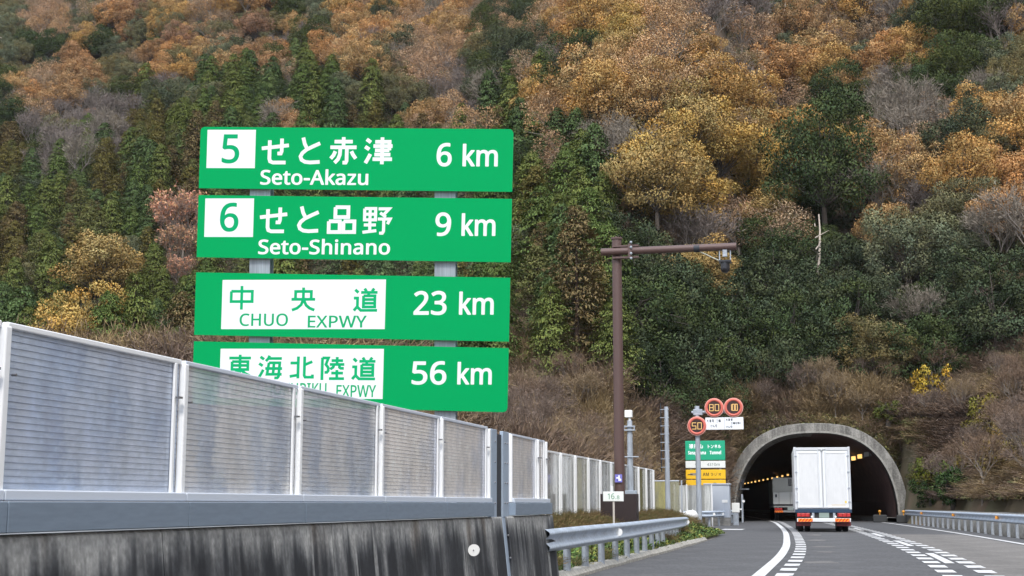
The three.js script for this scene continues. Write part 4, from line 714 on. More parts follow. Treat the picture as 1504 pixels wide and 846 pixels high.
// broad crown: leafy clumps on a domed skeleton of limbs (radius ~4 m, height ~8.5 m)
function broadTree(seed, { R = 4, H = 8.5, clumps = 46, n = 300, leaf = 0.21, fill = 1, flat = 0.72, jitter = 0.16, low = -0.8 } = {}) {
  const r = mulberry(seed), L = new Leaves(), w = new Wood(), cy = H - R * flat, centres = [];
  for (let k = 0; k < clumps * 8 && centres.length < clumps; k++) {
    const d = randDir(r); if (d.y < low) continue;
    const lobes = 1 + 0.28 * Math.sin(d.x * 4.1 + seed) + 0.22 * Math.sin(d.z * 5.3 + seed * 2.1) + 0.12 * Math.sin(d.y * 6 + seed), q = (k % 4 === 0 ? 0.45 : 0.80) * lobes;
    const c = new THREE.Vector3(d.x * R * q, cy + d.y * R * flat * q, d.z * R * q), rc = R * (0.11 + 0.12 * r());
    if (centres.some((o) => o.c.distanceTo(c) < (o.rc + rc) * 0.42)) continue;
    centres.push({ c, rc, d });
  }
  const fork = new THREE.Vector3((r() - 0.5) * 0.5, H * 0.34, (r() - 0.5) * 0.5); w.seg(new THREE.Vector3(0, -0.6, 0), fork, 0.24, 0.17, 7);
  for (const { c, rc, d } of centres) {
    const m = fork.clone().lerp(c, 0.5).add(new THREE.Vector3(0, 0.4, 0)).addScaledVector(randDir(r), 0.3); if (r() < 0.4) { w.seg(fork, m, 0.06, 0.04, 4); w.seg(m, c, 0.04, 0.018, 3); }
    const tone = 1 + (r() - 0.5) * 2 * jitter * 2, warm = (r() - 0.5) * 0.2;
    const cnt = Math.round(n * fill * (rc / (R * 0.17)) ** 2);
    for (let k = 0; k < cnt; k++) {
      const q = randDir(r); if (q.dot(d) < -0.45 && r() < 0.8) continue;
      if (q.y < -0.5 && r() < 0.6) continue;
      const rad = rc * (0.62 + 0.5 * Math.pow(r(), 0.7)) * (1 + 0.25 * Math.sin(q.x * 9 + c.x * 5) * Math.sin(q.y * 8 + c.y * 3)), p = c.clone().add(new THREE.Vector3(q.x * rad, q.y * rad * 0.8, q.z * rad));
      const dir = q.clone().addScaledVector(randDir(r), 0.9).add(new THREE.Vector3(0, -0.15, 0)).normalize(), nr = q.clone().addScaledVector(randDir(r), 0.7).add(new THREE.Vector3(0, 0.35, 0)).normalize();
      const t = tone * (1 + (r() - 0.5) * 0.3), col = [t * (1 + warm + (r() - 0.5) * 0.16), t, t * (1 - warm + (r() - 0.5) * 0.16)], s = leaf * (0.7 + 0.6 * r());
      L.leaf(p, dir, nr, s, s * 0.62, col, q.clone().add(new THREE.Vector3(0, 0.25, 0)).normalize());
    }
  }
  return { crown: L.build(), trunk: w.build(), H, R };
}
// conifer with drooping sprays in uneven tiers (height ~10 m, radius ~2 m)
function coniferTree(seed, { R = 2.0, H = 10, branches = 260, sprays = 11, leaf = 0.34, power = 0.72, droop = 0.35, low = 0.12 } = {}) {
  const r = mulberry(seed), L = new Leaves(), w = new Wood(); w.seg(new THREE.Vector3(0, -0.6, 0), new THREE.Vector3(0, H * 0.55, 0), 0.2, 0.1, 7); w.seg(new THREE.Vector3(0, H * 0.55, 0), new THREE.Vector3(0, H * 0.97, 0), 0.1, 0.02, 5);
  for (let b = 0; b < branches; b++) {
    const t = low + (1 - low) * Math.pow(r(), 0.85), y = H * t, az = r() * 6.283, lobe = 1 + 0.22 * Math.sin(az * 3 + t * 17 + seed) + 0.16 * Math.sin(t * 43 + az * 2);
    const len = R * Math.pow(1 - t, power) * lobe * (0.75 + 0.45 * r()) + 0.12, out = new THREE.Vector3(Math.cos(az), 0, Math.sin(az));
    if (b % 3 === 0 && len > 0.5) w.seg(new THREE.Vector3(0, y, 0), new THREE.Vector3(out.x * len * 0.8, y - len * droop * 0.4, out.z * len * 0.8), 0.03, 0.01, 3);
    const tone = 1 + (r() - 0.5) * 0.5;
    for (let k = 0; k < sprays; k++) {
      const f = Math.sqrt((k + r()) / sprays), px = out.clone().multiplyScalar(len * f); px.y = y + len * (0.12 * f - droop * f * f) + (r() - 0.5) * 0.22; px.add(new THREE.Vector3(-out.z, 0, out.x).multiplyScalar((r() - 0.5) * (0.25 + len * 0.32)));
      const dir = out.clone().multiplyScalar(0.8).addScaledVector(randDir(r), 0.7).add(new THREE.Vector3(0, -droop * 1.3 + (1 - f) * 0.5, 0)).normalize(), nr = new THREE.Vector3(0, 1, 0).addScaledVector(out, 0.5).addScaledVector(randDir(r), 0.5).normalize();
      const q = tone * (1 + (r() - 0.5) * 0.3), s = leaf * (0.65 + 0.7 * r()) * (t > 0.9 ? 0.7 : 1);
      L.leaf(px, dir, nr, s, s * 0.42, [q * (1 + (r() - 0.5) * 0.22), q, q * (1 + (r() - 0.5) * 0.2)], out.clone().add(new THREE.Vector3(0, 0.5, 0)).normalize());
    }
  }
  return { crown: L.build(), trunk: w.build(), H, R };
}
// leafless tree: crown is the haze of fine twigs; some keep a few dead leaves
function bareTree(seed, { H = 8, leaves = 0 } = {}) {
  const r = mulberry(seed), w = new Wood(), tw = new Wood(), tips = [], f = new THREE.Vector3((r() - 0.5) * 0.4, H * 0.28, (r() - 0.5) * 0.4);
  w.seg(new THREE.Vector3(0, -0.6, 0), f, 0.17, 0.13, 6);
  for (let k = 0; k < 5; k++) { const a = k * 1.257 + r(); growBranches(w, r, f, new THREE.Vector3(Math.cos(a) * 0.55, 1, Math.sin(a) * 0.55).normalize(), H * 0.25, 0.075, 2, tips, 0.7, 0.3); }
  const L = new Leaves();
  for (const t of tips) { const d0 = t.clone().sub(f).normalize(); for (let k = 0; k < 5; k++) {
    let a = t, d = d0.clone().addScaledVector(randDir(r), 0.8).normalize(); for (let s = 0; s < 2; s++) { const l = 0.35 + 0.55 * r(), b = a.clone().addScaledVector(d, l), sd = new THREE.Vector3().crossVectors(d, randDir(r)).normalize(); L.leaf(a, d, sd, l, 0.045, [1, 1, 1], null); a = b; d = d.addScaledVector(randDir(r), 0.5).normalize(); for (let q = 0; q < 2; q++) { const e = d.clone().addScaledVector(randDir(r), 0.9).normalize(); L.leaf(a, e, randDir(r), 0.3 + 0.4 * r(), 0.03, [0.95, 0.95, 0.95], null); } }
    if (r() < leaves) for (let q = 0; q < 9; q++) { const o = randDir(r), p = a.clone().addScaledVector(o, 0.42 * r()); L.leaf(p, randDir(r), o, 0.22 + 0.14 * r(), 0.16, [1.35 + r() * 0.4, 1.0 + r() * 0.3, 0.75 + r() * 0.25], o); }
  } }
  return { crown: L.build(), trunk: w.build(), H, R: H * 0.35 };
}
const PROTO = {
  bushy: [1, 2, 3].map((s) => broadTree(s * 97, { R: 3, H: 4.6, clumps: 100, n: 200, leaf: 0.15, flat: 0.95, low: -0.95 })),
  leafy: [1, 2, 3, 4, 5, 6].map((s) => broadTree(s * 13, { fill: 1.05, clumps: 95, n: 240, leaf: 0.17 })),
  sparse: [1, 2, 3, 4].map((s) => broadTree(s * 29, { fill: 0.5, clumps: 85, n: 230, leaf: 0.16, jitter: 0.2 })),
  dense: [1, 2, 3, 4, 5].map((s) => broadTree(s * 41, { fill: 1.25, clumps: 120, n: 230, leaf: 0.16, flat: 0.8, jitter: 0.12 })),
  conifer: [1, 2, 3, 4, 5, 6].map((s) => coniferTree(s * 53, { R: 2.0 + 0.12 * s, power: 0.43, H: 9, branches: 420, sprays: 20, leaf: 0.23 })),
  cedar: [1, 2, 3].map((s) => coniferTree(s * 67, { R: 2.1, H: 9, power: 0.42, branches: 420, sprays: 20, droop: 0.15, leaf: 0.21 })),
  bare: [1, 2, 3, 4].map((s) => bareTree(s * 71)),
  halfbare: [1, 2, 3].map((s) => bareTree(s * 83, { leaves: 0.45 })),
};
const leafMat = (c) => new THREE.MeshPhysicalMaterial({ color: lin(...c), vertexColors: true, roughness: 0.9, side: THREE.DoubleSide, specularIntensity: 0.1 });
const bark = std([0.085, 0.07, 0.058], 0.95), paleBark = std([0.22, 0.19, 0.165], 0.95), reddishBark = std([0.075, 0.048, 0.035], 0.95);
// kind letter -> shape, tones [material, word], plain name, spacing, size
const K = {
  R: { shape: 'leafy', name: 'rust_tree', cat: 'tree', word: 'deciduous tree', tones: [[[0.381, 0.222, 0.110], 'rust-orange'], [[0.332, 0.194, 0.118], 'coppery'], [[0.418, 0.257, 0.125], 'burnt orange']], gap: 4.3, s: [0.75, 1.05], bark },
  O: { shape: 'leafy', name: 'orange_tree', cat: 'tree', word: 'autumn tree', tones: [[[0.498, 0.308, 0.113], 'amber'], [[0.456, 0.294, 0.133], 'tan-gold'], [[0.498, 0.279, 0.120], 'orange-gold']], gap: 4.3, s: [0.75, 1.1], bark },
  Y: { shape: 'leafy', name: 'golden_tree', cat: 'tree', word: 'leafy tree', tones: [[[0.464, 0.310, 0.098], 'golden-yellow'], [[0.390, 0.279, 0.111], 'mustard']], gap: 4.0, s: [0.75, 1.05], bark },
  B: { shape: 'sparse', name: 'thin_leaved_tree', cat: 'tree', word: 'thin-leaved tree', tones: [[[0.441, 0.289, 0.180], 'pinkish-brown'], [[0.372, 0.260, 0.161], 'dull brown'], [[0.482, 0.303, 0.161], 'sandy']], gap: 4.0, s: [0.75, 1.05], bark: paleBark },
  G: { shape: 'bare', name: 'bare_tree', cat: 'tree', word: 'leafless tree', tones: [[[0.259, 0.218, 0.198], 'grey-mauve'], [[0.296, 0.256, 0.209], 'grey']], gap: 3.2, s: [0.85, 1.2], bark: paleBark },
  E: { shape: 'dense', name: 'evergreen_tree', cat: 'tree', word: 'broad evergreen', tones: [[[0.066, 0.090, 0.037], 'dark green'], [[0.086, 0.101, 0.057], 'grey-green'], [[0.083, 0.101, 0.035], 'deep olive']], gap: 4.2, s: [0.7, 1.05], bark },
  V: { shape: 'dense', name: 'olive_tree', cat: 'tree', word: 'bushy evergreen', tones: [[[0.188, 0.178, 0.094], 'olive'], [[0.163, 0.178, 0.106], 'sage green'], [[0.213, 0.178, 0.081], 'brownish olive']], gap: 4.0, s: [0.65, 0.95], bark },
  C: { shape: 'conifer', name: 'cypress_tree', cat: 'tree', word: 'conifer', tones: [[[0.129, 0.178, 0.053], 'green'], [[0.107, 0.157, 0.060], 'dark green'], [[0.167, 0.198, 0.057], 'mossy green']], gap: 3.3, s: [0.8, 1.15], bark: reddishBark },
  K: { shape: 'cedar', name: 'cedar_tree', cat: 'tree', word: 'rounded conifer', tones: [[[0.207, 0.180, 0.059], 'olive-yellow'], [[0.196, 0.150, 0.071], 'brownish'], [[0.173, 0.180, 0.066], 'yellow-green']], gap: 3.0, s: [0.8, 1.1], bark: reddishBark },
  D: { shape: 'bushy', name: 'shaded_evergreen', cat: 'tree', word: 'understorey evergreen', tones: [[[0.066, 0.090, 0.037], 'deep green'], [[0.074, 0.094, 0.050], 'bluish green']], gap: 2.3, s: [0.85, 1.3], bark },
  W: { shape: 'halfbare', name: 'dry_tree', cat: 'tree', word: 'withered tree', tones: [[[0.38, 0.27, 0.22], 'pale pinkish'], [[0.31, 0.235, 0.18], 'straw-coloured']], gap: 3.0, s: [0.7, 1.0], bark: paleBark },
};
for (const k of Object.values(K)) k.mats = k.tones.map(([c]) => leafMat(c));
// what grows where, 50 x 50 pixel cells of the view, read off the photograph
const MAP = [
  'VBVRVOBVEVOOBBBEBOOBOBBVBBGEEE', 'VEBVROVREVOOBBEEEOYOVVVBOOOEEV', 'EBRVEVCCCCVVBGECOOBBEVBOBOGEEV', 'EVGGKCCCRCKCOBCCBOBOBOEEEEGVEV',
  'KGCKCKCCCCCCKCCCCBBOOOEEEYBBVO', 'CCCKCKCCCCKCCKCCCCBYOOYEEYGOVO', 'KCKCCWCCKCCCKCCCCCDYYOVEEOOVVG', 'KCKYCWCCCCKCCCCCCCDDYDDDGEVVDD',
  'CCYYCCCCCCCCCCCCCCDDDDDEDVVDSS', 'CCYKCCCCCCCCCKCSCCDDDDDDSVDSSS', 'CCCCCCCCCCCCCCCSSCDDDSEESDSSSS', 'CCCCCCCCCCCCCCCSSSDDSSSSSSSSSS', 'CCCCCCCCCCCCCCCSSSSSSSSSSSSSSS',
];
const mapAt = (px, py) => { const j = clamp(Math.floor(py / 50), 0, 12), i = clamp(Math.floor(px / 50), 0, 29); return MAP[j][i]; };
const treesPut = []; let coniferMass;
function putTree(kind, x, d, s, r, tone, sy = 1) {
  const k = K[kind], protos = PROTO[k.shape], p = protos[Math.floor(r() * protos.length)], ti = tone ?? Math.floor(r() * k.tones.length);
  const y = hillHeight(x, d) - 0.15, o = thing(k.name, '', k.cat, [x, y, -d], r() * 6.283); o.scale.set(s, s * sy, s);
  part('trunk', p.trunk, k.bark, o); part('crown', p.crown, k.mats[ti], o);
  const [px, py] = project(x, y + p.H * s * sy * 0.75, -d); treesPut.push({ o, kind, ti, x, d, px, py, size: p.R * s / d * 2000 });
  return o;
}
const occupied = []; const cell = new Map();
const near = (x, d, g) => { const a = Math.floor(x / 5), b = Math.floor(d / 5); for (let i = -2; i <= 2; i++) for (let j = -2; j <= 2; j++) for (const q of cell.get((a + i) + ',' + (b + j)) ?? []) if (Math.hypot(q[0] - x, q[1] - d) < (g + q[2]) / 2) return true; return false; };
const claim = (x, d, g) => { const k = Math.floor(x / 5) + ',' + Math.floor(d / 5); if (!cell.has(k)) cell.set(k, []); cell.get(k).push([x, d, g]); };
// trees that stand out, by the place of their crown in the view
function onHill(px, py) { const r = ray(px, py); for (let d = 70; d < 340; d += 0.5) { const t = d / -r.z, x = r.x * t, y = EYE + r.y * t; if (y < hillHeight(x, d)) return [x, d]; } return null; }
{
  const r = mulberry(4242);
  for (const [kind, px, py, s, tone, sy] of [
    ['E', 1215, 378, 1.4, 0, 1.2], ['E', 765, 135, 1.15, 1, 1], ['E', 1420, 110, 1.2, 2, 1.1], ['O', 240, 75, 0.95, 0, 1], ['R', 105, 120, 0.95, 0, 1], ['R', 410, 195, 0.7, 2, 0.9], ['E', 150, 100, 1.0, 0, 1],
    ['C', 545, 205, 1.1, 2, 1.25], ['C', 212, 175, 1.0, 2, 1.2], ['Y', 150, 480, 1.6, 1, 0.8], ['W', 268, 400, 1.15, 0, 1.2], ['K', 285, 300, 1.25, 1, 1.2], ['K', 150, 290, 1.0, 0, 1],
    ['Y', 1060, 320, 1.3, 0, 1], ['Y', 1010, 290, 1.2, 1, 1], ['O', 1100, 250, 1.2, 0, 1], ['Y', 1010, 370, 1.0, 0, 0.9], ['O', 1280, 300, 0.9, 1, 1.1], ['O', 1360, 330, 0.9, 1, 1], ['O', 870, 110, 1.2, 0, 1], ['O', 1270, 70, 1.2, 0, 1], ['R', 1170, 90, 1.0, 2, 1], ['O', 500, 60, 1.2, 0, 1],
    ['Y', 965, 335, 1.1, 0, 1], ['O', 960, 250, 1.1, 1, 1], ['Y', 1110, 300, 1.1, 1, 1], ['O', 1050, 200, 1.1, 0, 1], ['O', 880, 200, 1.1, 1, 1], ['B', 980, 160, 1.1, 2, 1], ['O', 1140, 170, 1.1, 2, 1], ['O', 930, 90, 1.0, 0, 1], ['O', 1210, 140, 1.1, 1, 1], ['Y', 905, 60, 0.9, 0, 1], ['Y', 1130, 385, 0.9, 1, 0.9],
    ['V', 1340, 470, 1.0, 1, 1.1], ['E', 1280, 520, 0.8, 1, 1], ['G', 925, 310, 1.1, 1, 1], ['G', 1330, 270, 1.2, 1, 1],
  ]) { const q = onHill(px, py); if (q) { putTree(kind, q[0], q[1], s, r, tone, sy); claim(q[0], q[1], 5 * s); } }
}
{ // the rest of the wood: gather, then the 299 largest of each kind as single trees, further conifers as one mass
  const r = mulberry(99), cand = {};
  const wallTop = (px) => 478 + 0.215 * px;
  for (let n = 0; n < 110000; n++) {
    const d = 84 + 226 * Math.pow(r(), 0.8), x = lerp(-0.80 * d, 0.20 * d, r()), h = hillHeight(x, d);
    if (h < (x < -30 ? 1.5 : 5) || (d < 104 && x > -9)) continue;
    const [gx, gy] = project(x, h + 5.5, -d); if (gx < -110 || gx > 1600 || gy < -100 || gy > 640) continue;
    if (gx < 730 && gy > wallTop(gx) + 170) continue;
    const behind = gx > 330 && gx < 720 && gy > 250 && gy < 620;
    let kind = mapAt(gx + (r() - 0.5) * 40, gy + (r() - 0.5) * 40); if (kind === 'S') continue;
    if ('ROYBEV'.includes(kind) && r() < 0.24) kind = 'BOVOEVBG'[Math.floor(r() * 8)];
    if (kind === 'C' && r() < 0.16) kind = 'VKEEV'[Math.floor(r() * 5)];
    const k = K[kind], s = lerp(k.s[0] * 0.8, k.s[1] * 0.98, r()), g = k.gap * (0.72 + 0.34 * r()) * (behind ? 1.5 : 1);
    if (near(x, d, g)) continue;
    claim(x, d, g); (cand[kind] ??= []).push([x, d, s, 0.88 + 0.3 * r(), s / d * (behind ? 0.5 : 1)]);
  }
  const mass = PROTO.conifer.map(() => []);
  for (const [kind, list] of Object.entries(cand)) {
    list.sort((a, b) => b[4] - a[4]);
    list.forEach(([x, d, s, sy], i) => {
      if (i < 285) putTree(kind, x, d, s, r, undefined, sy);
      else if (kind === 'C') { const v = K.C.tones[Math.floor(r() * 3)][0], f = 0.85 + 0.3 * r(); mass[Math.floor(r() * mass.length)].push([x, hillHeight(x, d) - 0.15, -d, r() * 6.28, s, s * sy, lin(v[0] * f, v[1] * f, v[2] * f)]); }
    });
  }
  coniferMass = mass;
  console.log('trees', treesPut.length, JSON.stringify(Object.fromEntries(Object.entries(cand).map(([k, l]) => [k, l.length]))));
}
{ // labels: look, then place by landmarks, then order from the left
  const zx = [[-1e9, 140, 'at the far left'], [140, 295, 'left of the sign'], [295, 460, "behind the sign's left half"], [460, 755, "behind the sign's right half"], [755, 895, 'between sign and brown pole'], [895, 1085, 'over the brown arm'], [1085, 1200, 'left of big evergreen'], [1200, 1340, 'above the tunnel'], [1340, 1e9, 'at the far right']];
  const zy = [[-1e9, 70, 'top of hill'], [70, 150, 'high slope'], [150, 260, 'upper slope'], [260, 400, 'middle slope'], [400, 1e9, 'wood foot']];
  const groups = new Map();
  for (const t of treesPut) { const X = zx.find((z) => t.px >= z[0] && t.px < z[1])[2], Y = zy.find((z) => t.py >= z[0] && t.py < z[1])[2], k = K[t.kind]; t.base = [k.tones[t.ti][1], k.word, Y, X]; const key = t.base.join('|'); if (!groups.has(key)) groups.set(key, []); groups.get(key).push(t); }
  const ones = ['', 'first', 'second', 'third', 'fourth', 'fifth', 'sixth', 'seventh', 'eighth', 'ninth', 'tenth', 'eleventh', 'twelfth', 'thirteenth', 'fourteenth', 'fifteenth', 'sixteenth', 'seventeenth', 'eighteenth', 'nineteenth'];
  const ordinal = (i) => (i === 0 ? 'leftmost' : i < 19 ? ones[i + 1] : i === 19 ? 'twentieth' : i < 29 ? 'twenty-' + ones[i - 19] : i === 29 ? 'thirtieth' : 'thirty-' + ones[Math.min(i - 29, 9)]);
  for (const list of groups.values()) {
    list.sort((a, b) => a.px - b.px);
    list.forEach((t, i) => { const [tone, word, Y, X] = t.base; t.o.userData.group = (word + 's on the hillside').replace('evergreens', 'evergreens'); t.o.userData.label = list.length === 1 ? `${tone} ${word}, ${Y}, ${X}` : `${ordinal(i)}${i ? ' from left' : ''} ${tone} ${word}, ${Y}, ${X}`; });
  }
}
// dead pale trunks standing in the wood
{
  const r = mulberry(611), pale = std([0.50, 0.43, 0.36], 0.9);
  for (const [px, py, h, lab] of [[1200, 450, 6.0, 'broken pale dead trunk in the dark wood above the tunnel'], [1147, 70, 3.4, 'white bare trunk among the orange trees near the top'], [14, 98, 4.4, 'thin white dead trunk at the far left edge'], [645, 25, 3, 'small white dead trunk at the top of the hill']]) {
    const q = onHill(px, py); if (!q) continue; const [x, d] = [q[0], q[1] - 3.5], t = thing('dead_tree', lab, 'tree', [x, hillHeight(x, d) - 0.2, -d], 0, 'dead trunks in the wood'), w = new Wood(); let a = new THREE.Vector3(), dir = new THREE.Vector3(0.05, 1, 0);
    for (let k = 0; k < 7; k++) { const b = a.clone().addScaledVector(dir, (h + 4) / 7); w.seg(a, b, 0.2 - k * 0.02, 0.18 - k * 0.02, 6); a = b; dir = dir.clone().addScaledVector(randDir(r), 0.22).setY(1).normalize(); }
    part('trunk', w.build(), pale, t);
    for (let k = 0; k < 4; k++) { const b = new Wood(), y = (h + 4) * (0.55 + 0.1 * k), e = new THREE.Vector3(0.1, y, 0), o = randDir(r).setY(0.4).normalize(); b.seg(e, e.clone().addScaledVector(o, 1.3), 0.06, 0.02, 4); part('branch', b.build(), pale, t); }
  }
}
// ------------------------------------------------------------------ brush on the banks (nobody could count it)
function instanced(name, geo, mat, list, label) {   // list: [x,y,z,ry,s,sy,color]
  const m = new THREE.InstancedMesh(geo, mat, list.length), M = new THREE.Matrix4(), q = new THREE.Quaternion(), e = new THREE.Euler();
  list.forEach(([x, y, z, ry, s, sy, c, tilt = 0], i) => { M.compose(new THREE.Vector3(x, y, z), q.setFromEuler(e.set(tilt, ry, tilt * 0.6)), new THREE.Vector3(s, sy, s)); m.setMatrixAt(i, M); m.setColorAt(i, c); });
  m.name = name; m.userData = { kind: 'stuff', label }; m.castShadow = m.receiveShadow = true; scene.add(m); return m;
}
function stems(seed, n, h, spread, wid, arch = 0.5) {      // arching dry stems
  const r = mulberry(seed), L = new Leaves();
  for (let k = 0; k < n; k++) {
    const a = r() * 6.283, o = new THREE.Vector3(Math.cos(a), 0, Math.sin(a)); let p = o.clone().multiplyScalar(spread * r() * 0.6), d = o.clone().multiplyScalar(0.25 + 0.4 * r()).add(new THREE.Vector3(0, 1, 0)).normalize(), len = h * (0.45 + 0.55 * r()); const t = 0.75 + 0.5 * r();
    for (let s = 0; s < 4; s++) { const sd = randDir(r); L.leaf(p, d, sd, len / 3.4, wid * (1 - s * 0.18), [t, t, t], null); p = p.clone().addScaledVector(d, len / 4); d = d.clone().addScaledVector(o, arch * 0.5).add(new THREE.Vector3(0, -arch * 0.22 * s, 0)).addScaledVector(randDir(r), 0.25).normalize(); if (s > 0 && r() < 0.6) L.leaf(p, d.clone().addScaledVector(randDir(r), 0.9).normalize(), sd, len * 0.25, wid * 0.6, [t, t, t], null); }
  }
  return L.build();
}
function leafTuft(seed, n, R, leaf) { const r = mulberry(seed), L = new Leaves(); for (let k = 0; k < n; k++) { const q = randDir(r); q.y = Math.abs(q.y); const p = q.clone().multiplyScalar(R * (0.5 + 0.5 * r())), t = 0.75 + 0.5 * r(); p.y *= 0.8; L.leaf(p, q.clone().addScaledVector(randDir(r), 1).normalize(), q.clone().addScaledVector(randDir(r), 0.6).normalize(), leaf * (0.7 + 0.6 * r()), leaf * 0.6, [t * (1 + (r() - 0.5) * 0.3), t, t], q); } return L.build(); }
const plantMat = new THREE.MeshStandardMaterial({ color: lin(1, 1, 1), vertexColors: true, roughness: 0.95, side: THREE.DoubleSide });
coniferMass.forEach((l, i) => l.length && instanced(i ? 'conifer_wood_00' + i : 'conifer_wood', PROTO.conifer[i].crown, plantMat, l, 'mass of green conifers filling the plantation between the single trees'));
{
  const r = mulberry(717), A = [[], [], []], B = [[], []], brushC = [[0.23, 0.165, 0.13], [0.22, 0.15, 0.105], [0.26, 0.18, 0.115], [0.30, 0.215, 0.115], [0.36, 0.26, 0.13]], greenC = [[0.11, 0.13, 0.04], [0.17, 0.165, 0.055], [0.14, 0.14, 0.055], [0.23, 0.18, 0.075]];
  for (let n = 0; n < 90000; n++) {
    const sh = n % 6 === 0, d = sh ? 84 + 20 * r() : 30 + 96 * r(), x = sh ? tunnelX(PORTAL) + (r() < 0.5 ? -1 : 1) * (4.5 + 6 * r()) : lerp(-0.36 * d - 2, 0.20 * d + 2, r()), h = terrainHeight(x, d); if (h < 0.3) continue;
    if (Math.abs(x - tunnelX(PORTAL)) < OA + 0.3 && d < 99.2) continue;
    if (d < 90 && x < 0 && x > (d < 56 ? -9.4 : -10.8)) continue;
    if (d < 97 && x > -2 && x < rightLine(d) + 3.2) continue;
    const [px, py] = project(x, h + 0.8, -d); if (px < 700 || px > 1600 || py > 770) continue;
    const m = mapAt(px, py); if (m === 'D' || (m !== 'S' && r() < 0.75)) continue;
    const grass = py > 600 && px > 1060, patch = fbm(x / 3, d / 3, 3, 77), pc = fbm(x / 4 + 31, d / 4, 3, 87), c = (grass && r() < 0.62 * smooth(1500, 1330, px) + 0.12 || r() < 0.14) ? null : brushC[Math.floor(clamp((pc - 0.5) * 9 + 2 + r() * 1.4 - 0.2, 0, 4.99))], v = 0.85 + 0.4 * r();
    if (px > 1325 && px < 1440 && py > 672 && r() < 0.75) continue;
    if (!c || (patch > (px > 1060 ? 0.50 : 0.6) && r() < 0.75)) { const g = greenC[Math.floor(clamp(patch * 5 - 1 + r(), 0, 3.99))]; B[Math.floor(r() * 2)].push([x, h - 0.05, -d, r() * 6.28, 0.7 + 0.6 * r(), 0.5 + 0.6 * r(), lin(g[0] * v, g[1] * v, g[2] * v)]); }
    else { const tall = (x > 3 ? 0.55 : 1.0) * (m === 'S' ? 1 : 0.8) * (grass ? 0.5 : 1); A[Math.floor(r() * 3)].push([x, h - 0.1, -d, r() * 6.28, 0.8 + 0.5 * r(), tall * (0.7 + 0.7 * r()), lin(c[0] * v, c[1] * v, c[2] * v), (r() - 0.5) * 0.24]); }
  }
  for (let n = 0; n < 9000; n++) { // the rough ground at the foot of the plantation, behind the noise barrier
    const d = 40 + 76 * r(), x = lerp(-0.75 * d, -0.2 * d - 4, r()), h = terrainHeight(x, d), [px, py] = project(x, h + 0.8, -d); if (px > 735 || px < -60 || (x > -13 && d < 56)) continue;
    const pc = fbm(x / 4 + 31, d / 4, 3, 87), c = brushC[Math.floor(clamp((pc - 0.5) * 9 + 2 + r(), 0, 4.99))], g = greenC[Math.floor(r() * 4)], v = 0.85 + 0.4 * r();
    if (r() < 0.7) B[Math.floor(r() * 2)].push([x, h - 0.05, -d, r() * 6.28, 1 + r(), 0.8 + r(), lin(g[0] * v, g[1] * v, g[2] * v)]); else A[Math.floor(r() * 3)].push([x, h - 0.1, -d, r() * 6.28, 1 + 0.6 * r(), 0.8 + 0.6 * r(), lin(c[0] * v, c[1] * v, c[2] * v), 0]);
  }
  console.log('brush', A.map((a) => a.length), B.map((b) => b.length));
  A.forEach((l, i) => instanced('dry_brush' + (i ? '_00' + i : ''), stems(900 + i, 60, 1.9, 0.7, 0.016, [0.22, 0.4, 0.12][i]), plantMat, l, 'tangled dry brown brush covering the banks'));
  B.forEach((l, i) => instanced('low_greenery' + (i ? '_001' : ''), leafTuft(930 + i, 60, 0.5, 0.17), plantMat, l, 'low green creepers on the banks'));
}
{ // undergrowth between the trunks
  const r = mulberry(515), U = [[], []], pal = [[0.075, 0.080, 0.038], [0.12, 0.10, 0.05], [0.18, 0.12, 0.065], [0.055, 0.068, 0.032], [0.20, 0.13, 0.08], [0.10, 0.11, 0.05]];
  for (let n = 0; n < 26000 && U[0].length + U[1].length < 7000; n++) {
    const d = 100 + 185 * Math.pow(r(), 0.8), x = lerp(-0.78 * d, 0.20 * d, r()), h = hillHeight(x, d), [px, py] = project(x, h + 1, -d); if (h < (x < -30 ? 1.5 : 9) || px < -80 || px > 1590 || py < -60 || (px < 730 && py > 478 + 0.215 * px + 150)) continue;
    const m = mapAt(px, py); if (m === 'S') continue; const green = 'DCEK'.includes(m), c = pal[green ? [0, 3, 5, 0][Math.floor(r() * 4)] : Math.floor(r() * 6)], v = 0.75 + 0.5 * r();
    U[Math.floor(r() * 2)].push([x, h - 0.2, -d, r() * 6.28, 0.9 + 0.9 * r(), 0.9 + 1.2 * r(), lin(c[0] * v, c[1] * v, c[2] * v)]);
  }
  U.forEach((l, i) => instanced(i ? 'undergrowth_001' : 'undergrowth', leafTuft(970 + i, 260, 1.0, 0.17), plantMat, l, 'mixed undergrowth between the trees on the hillside'));
}
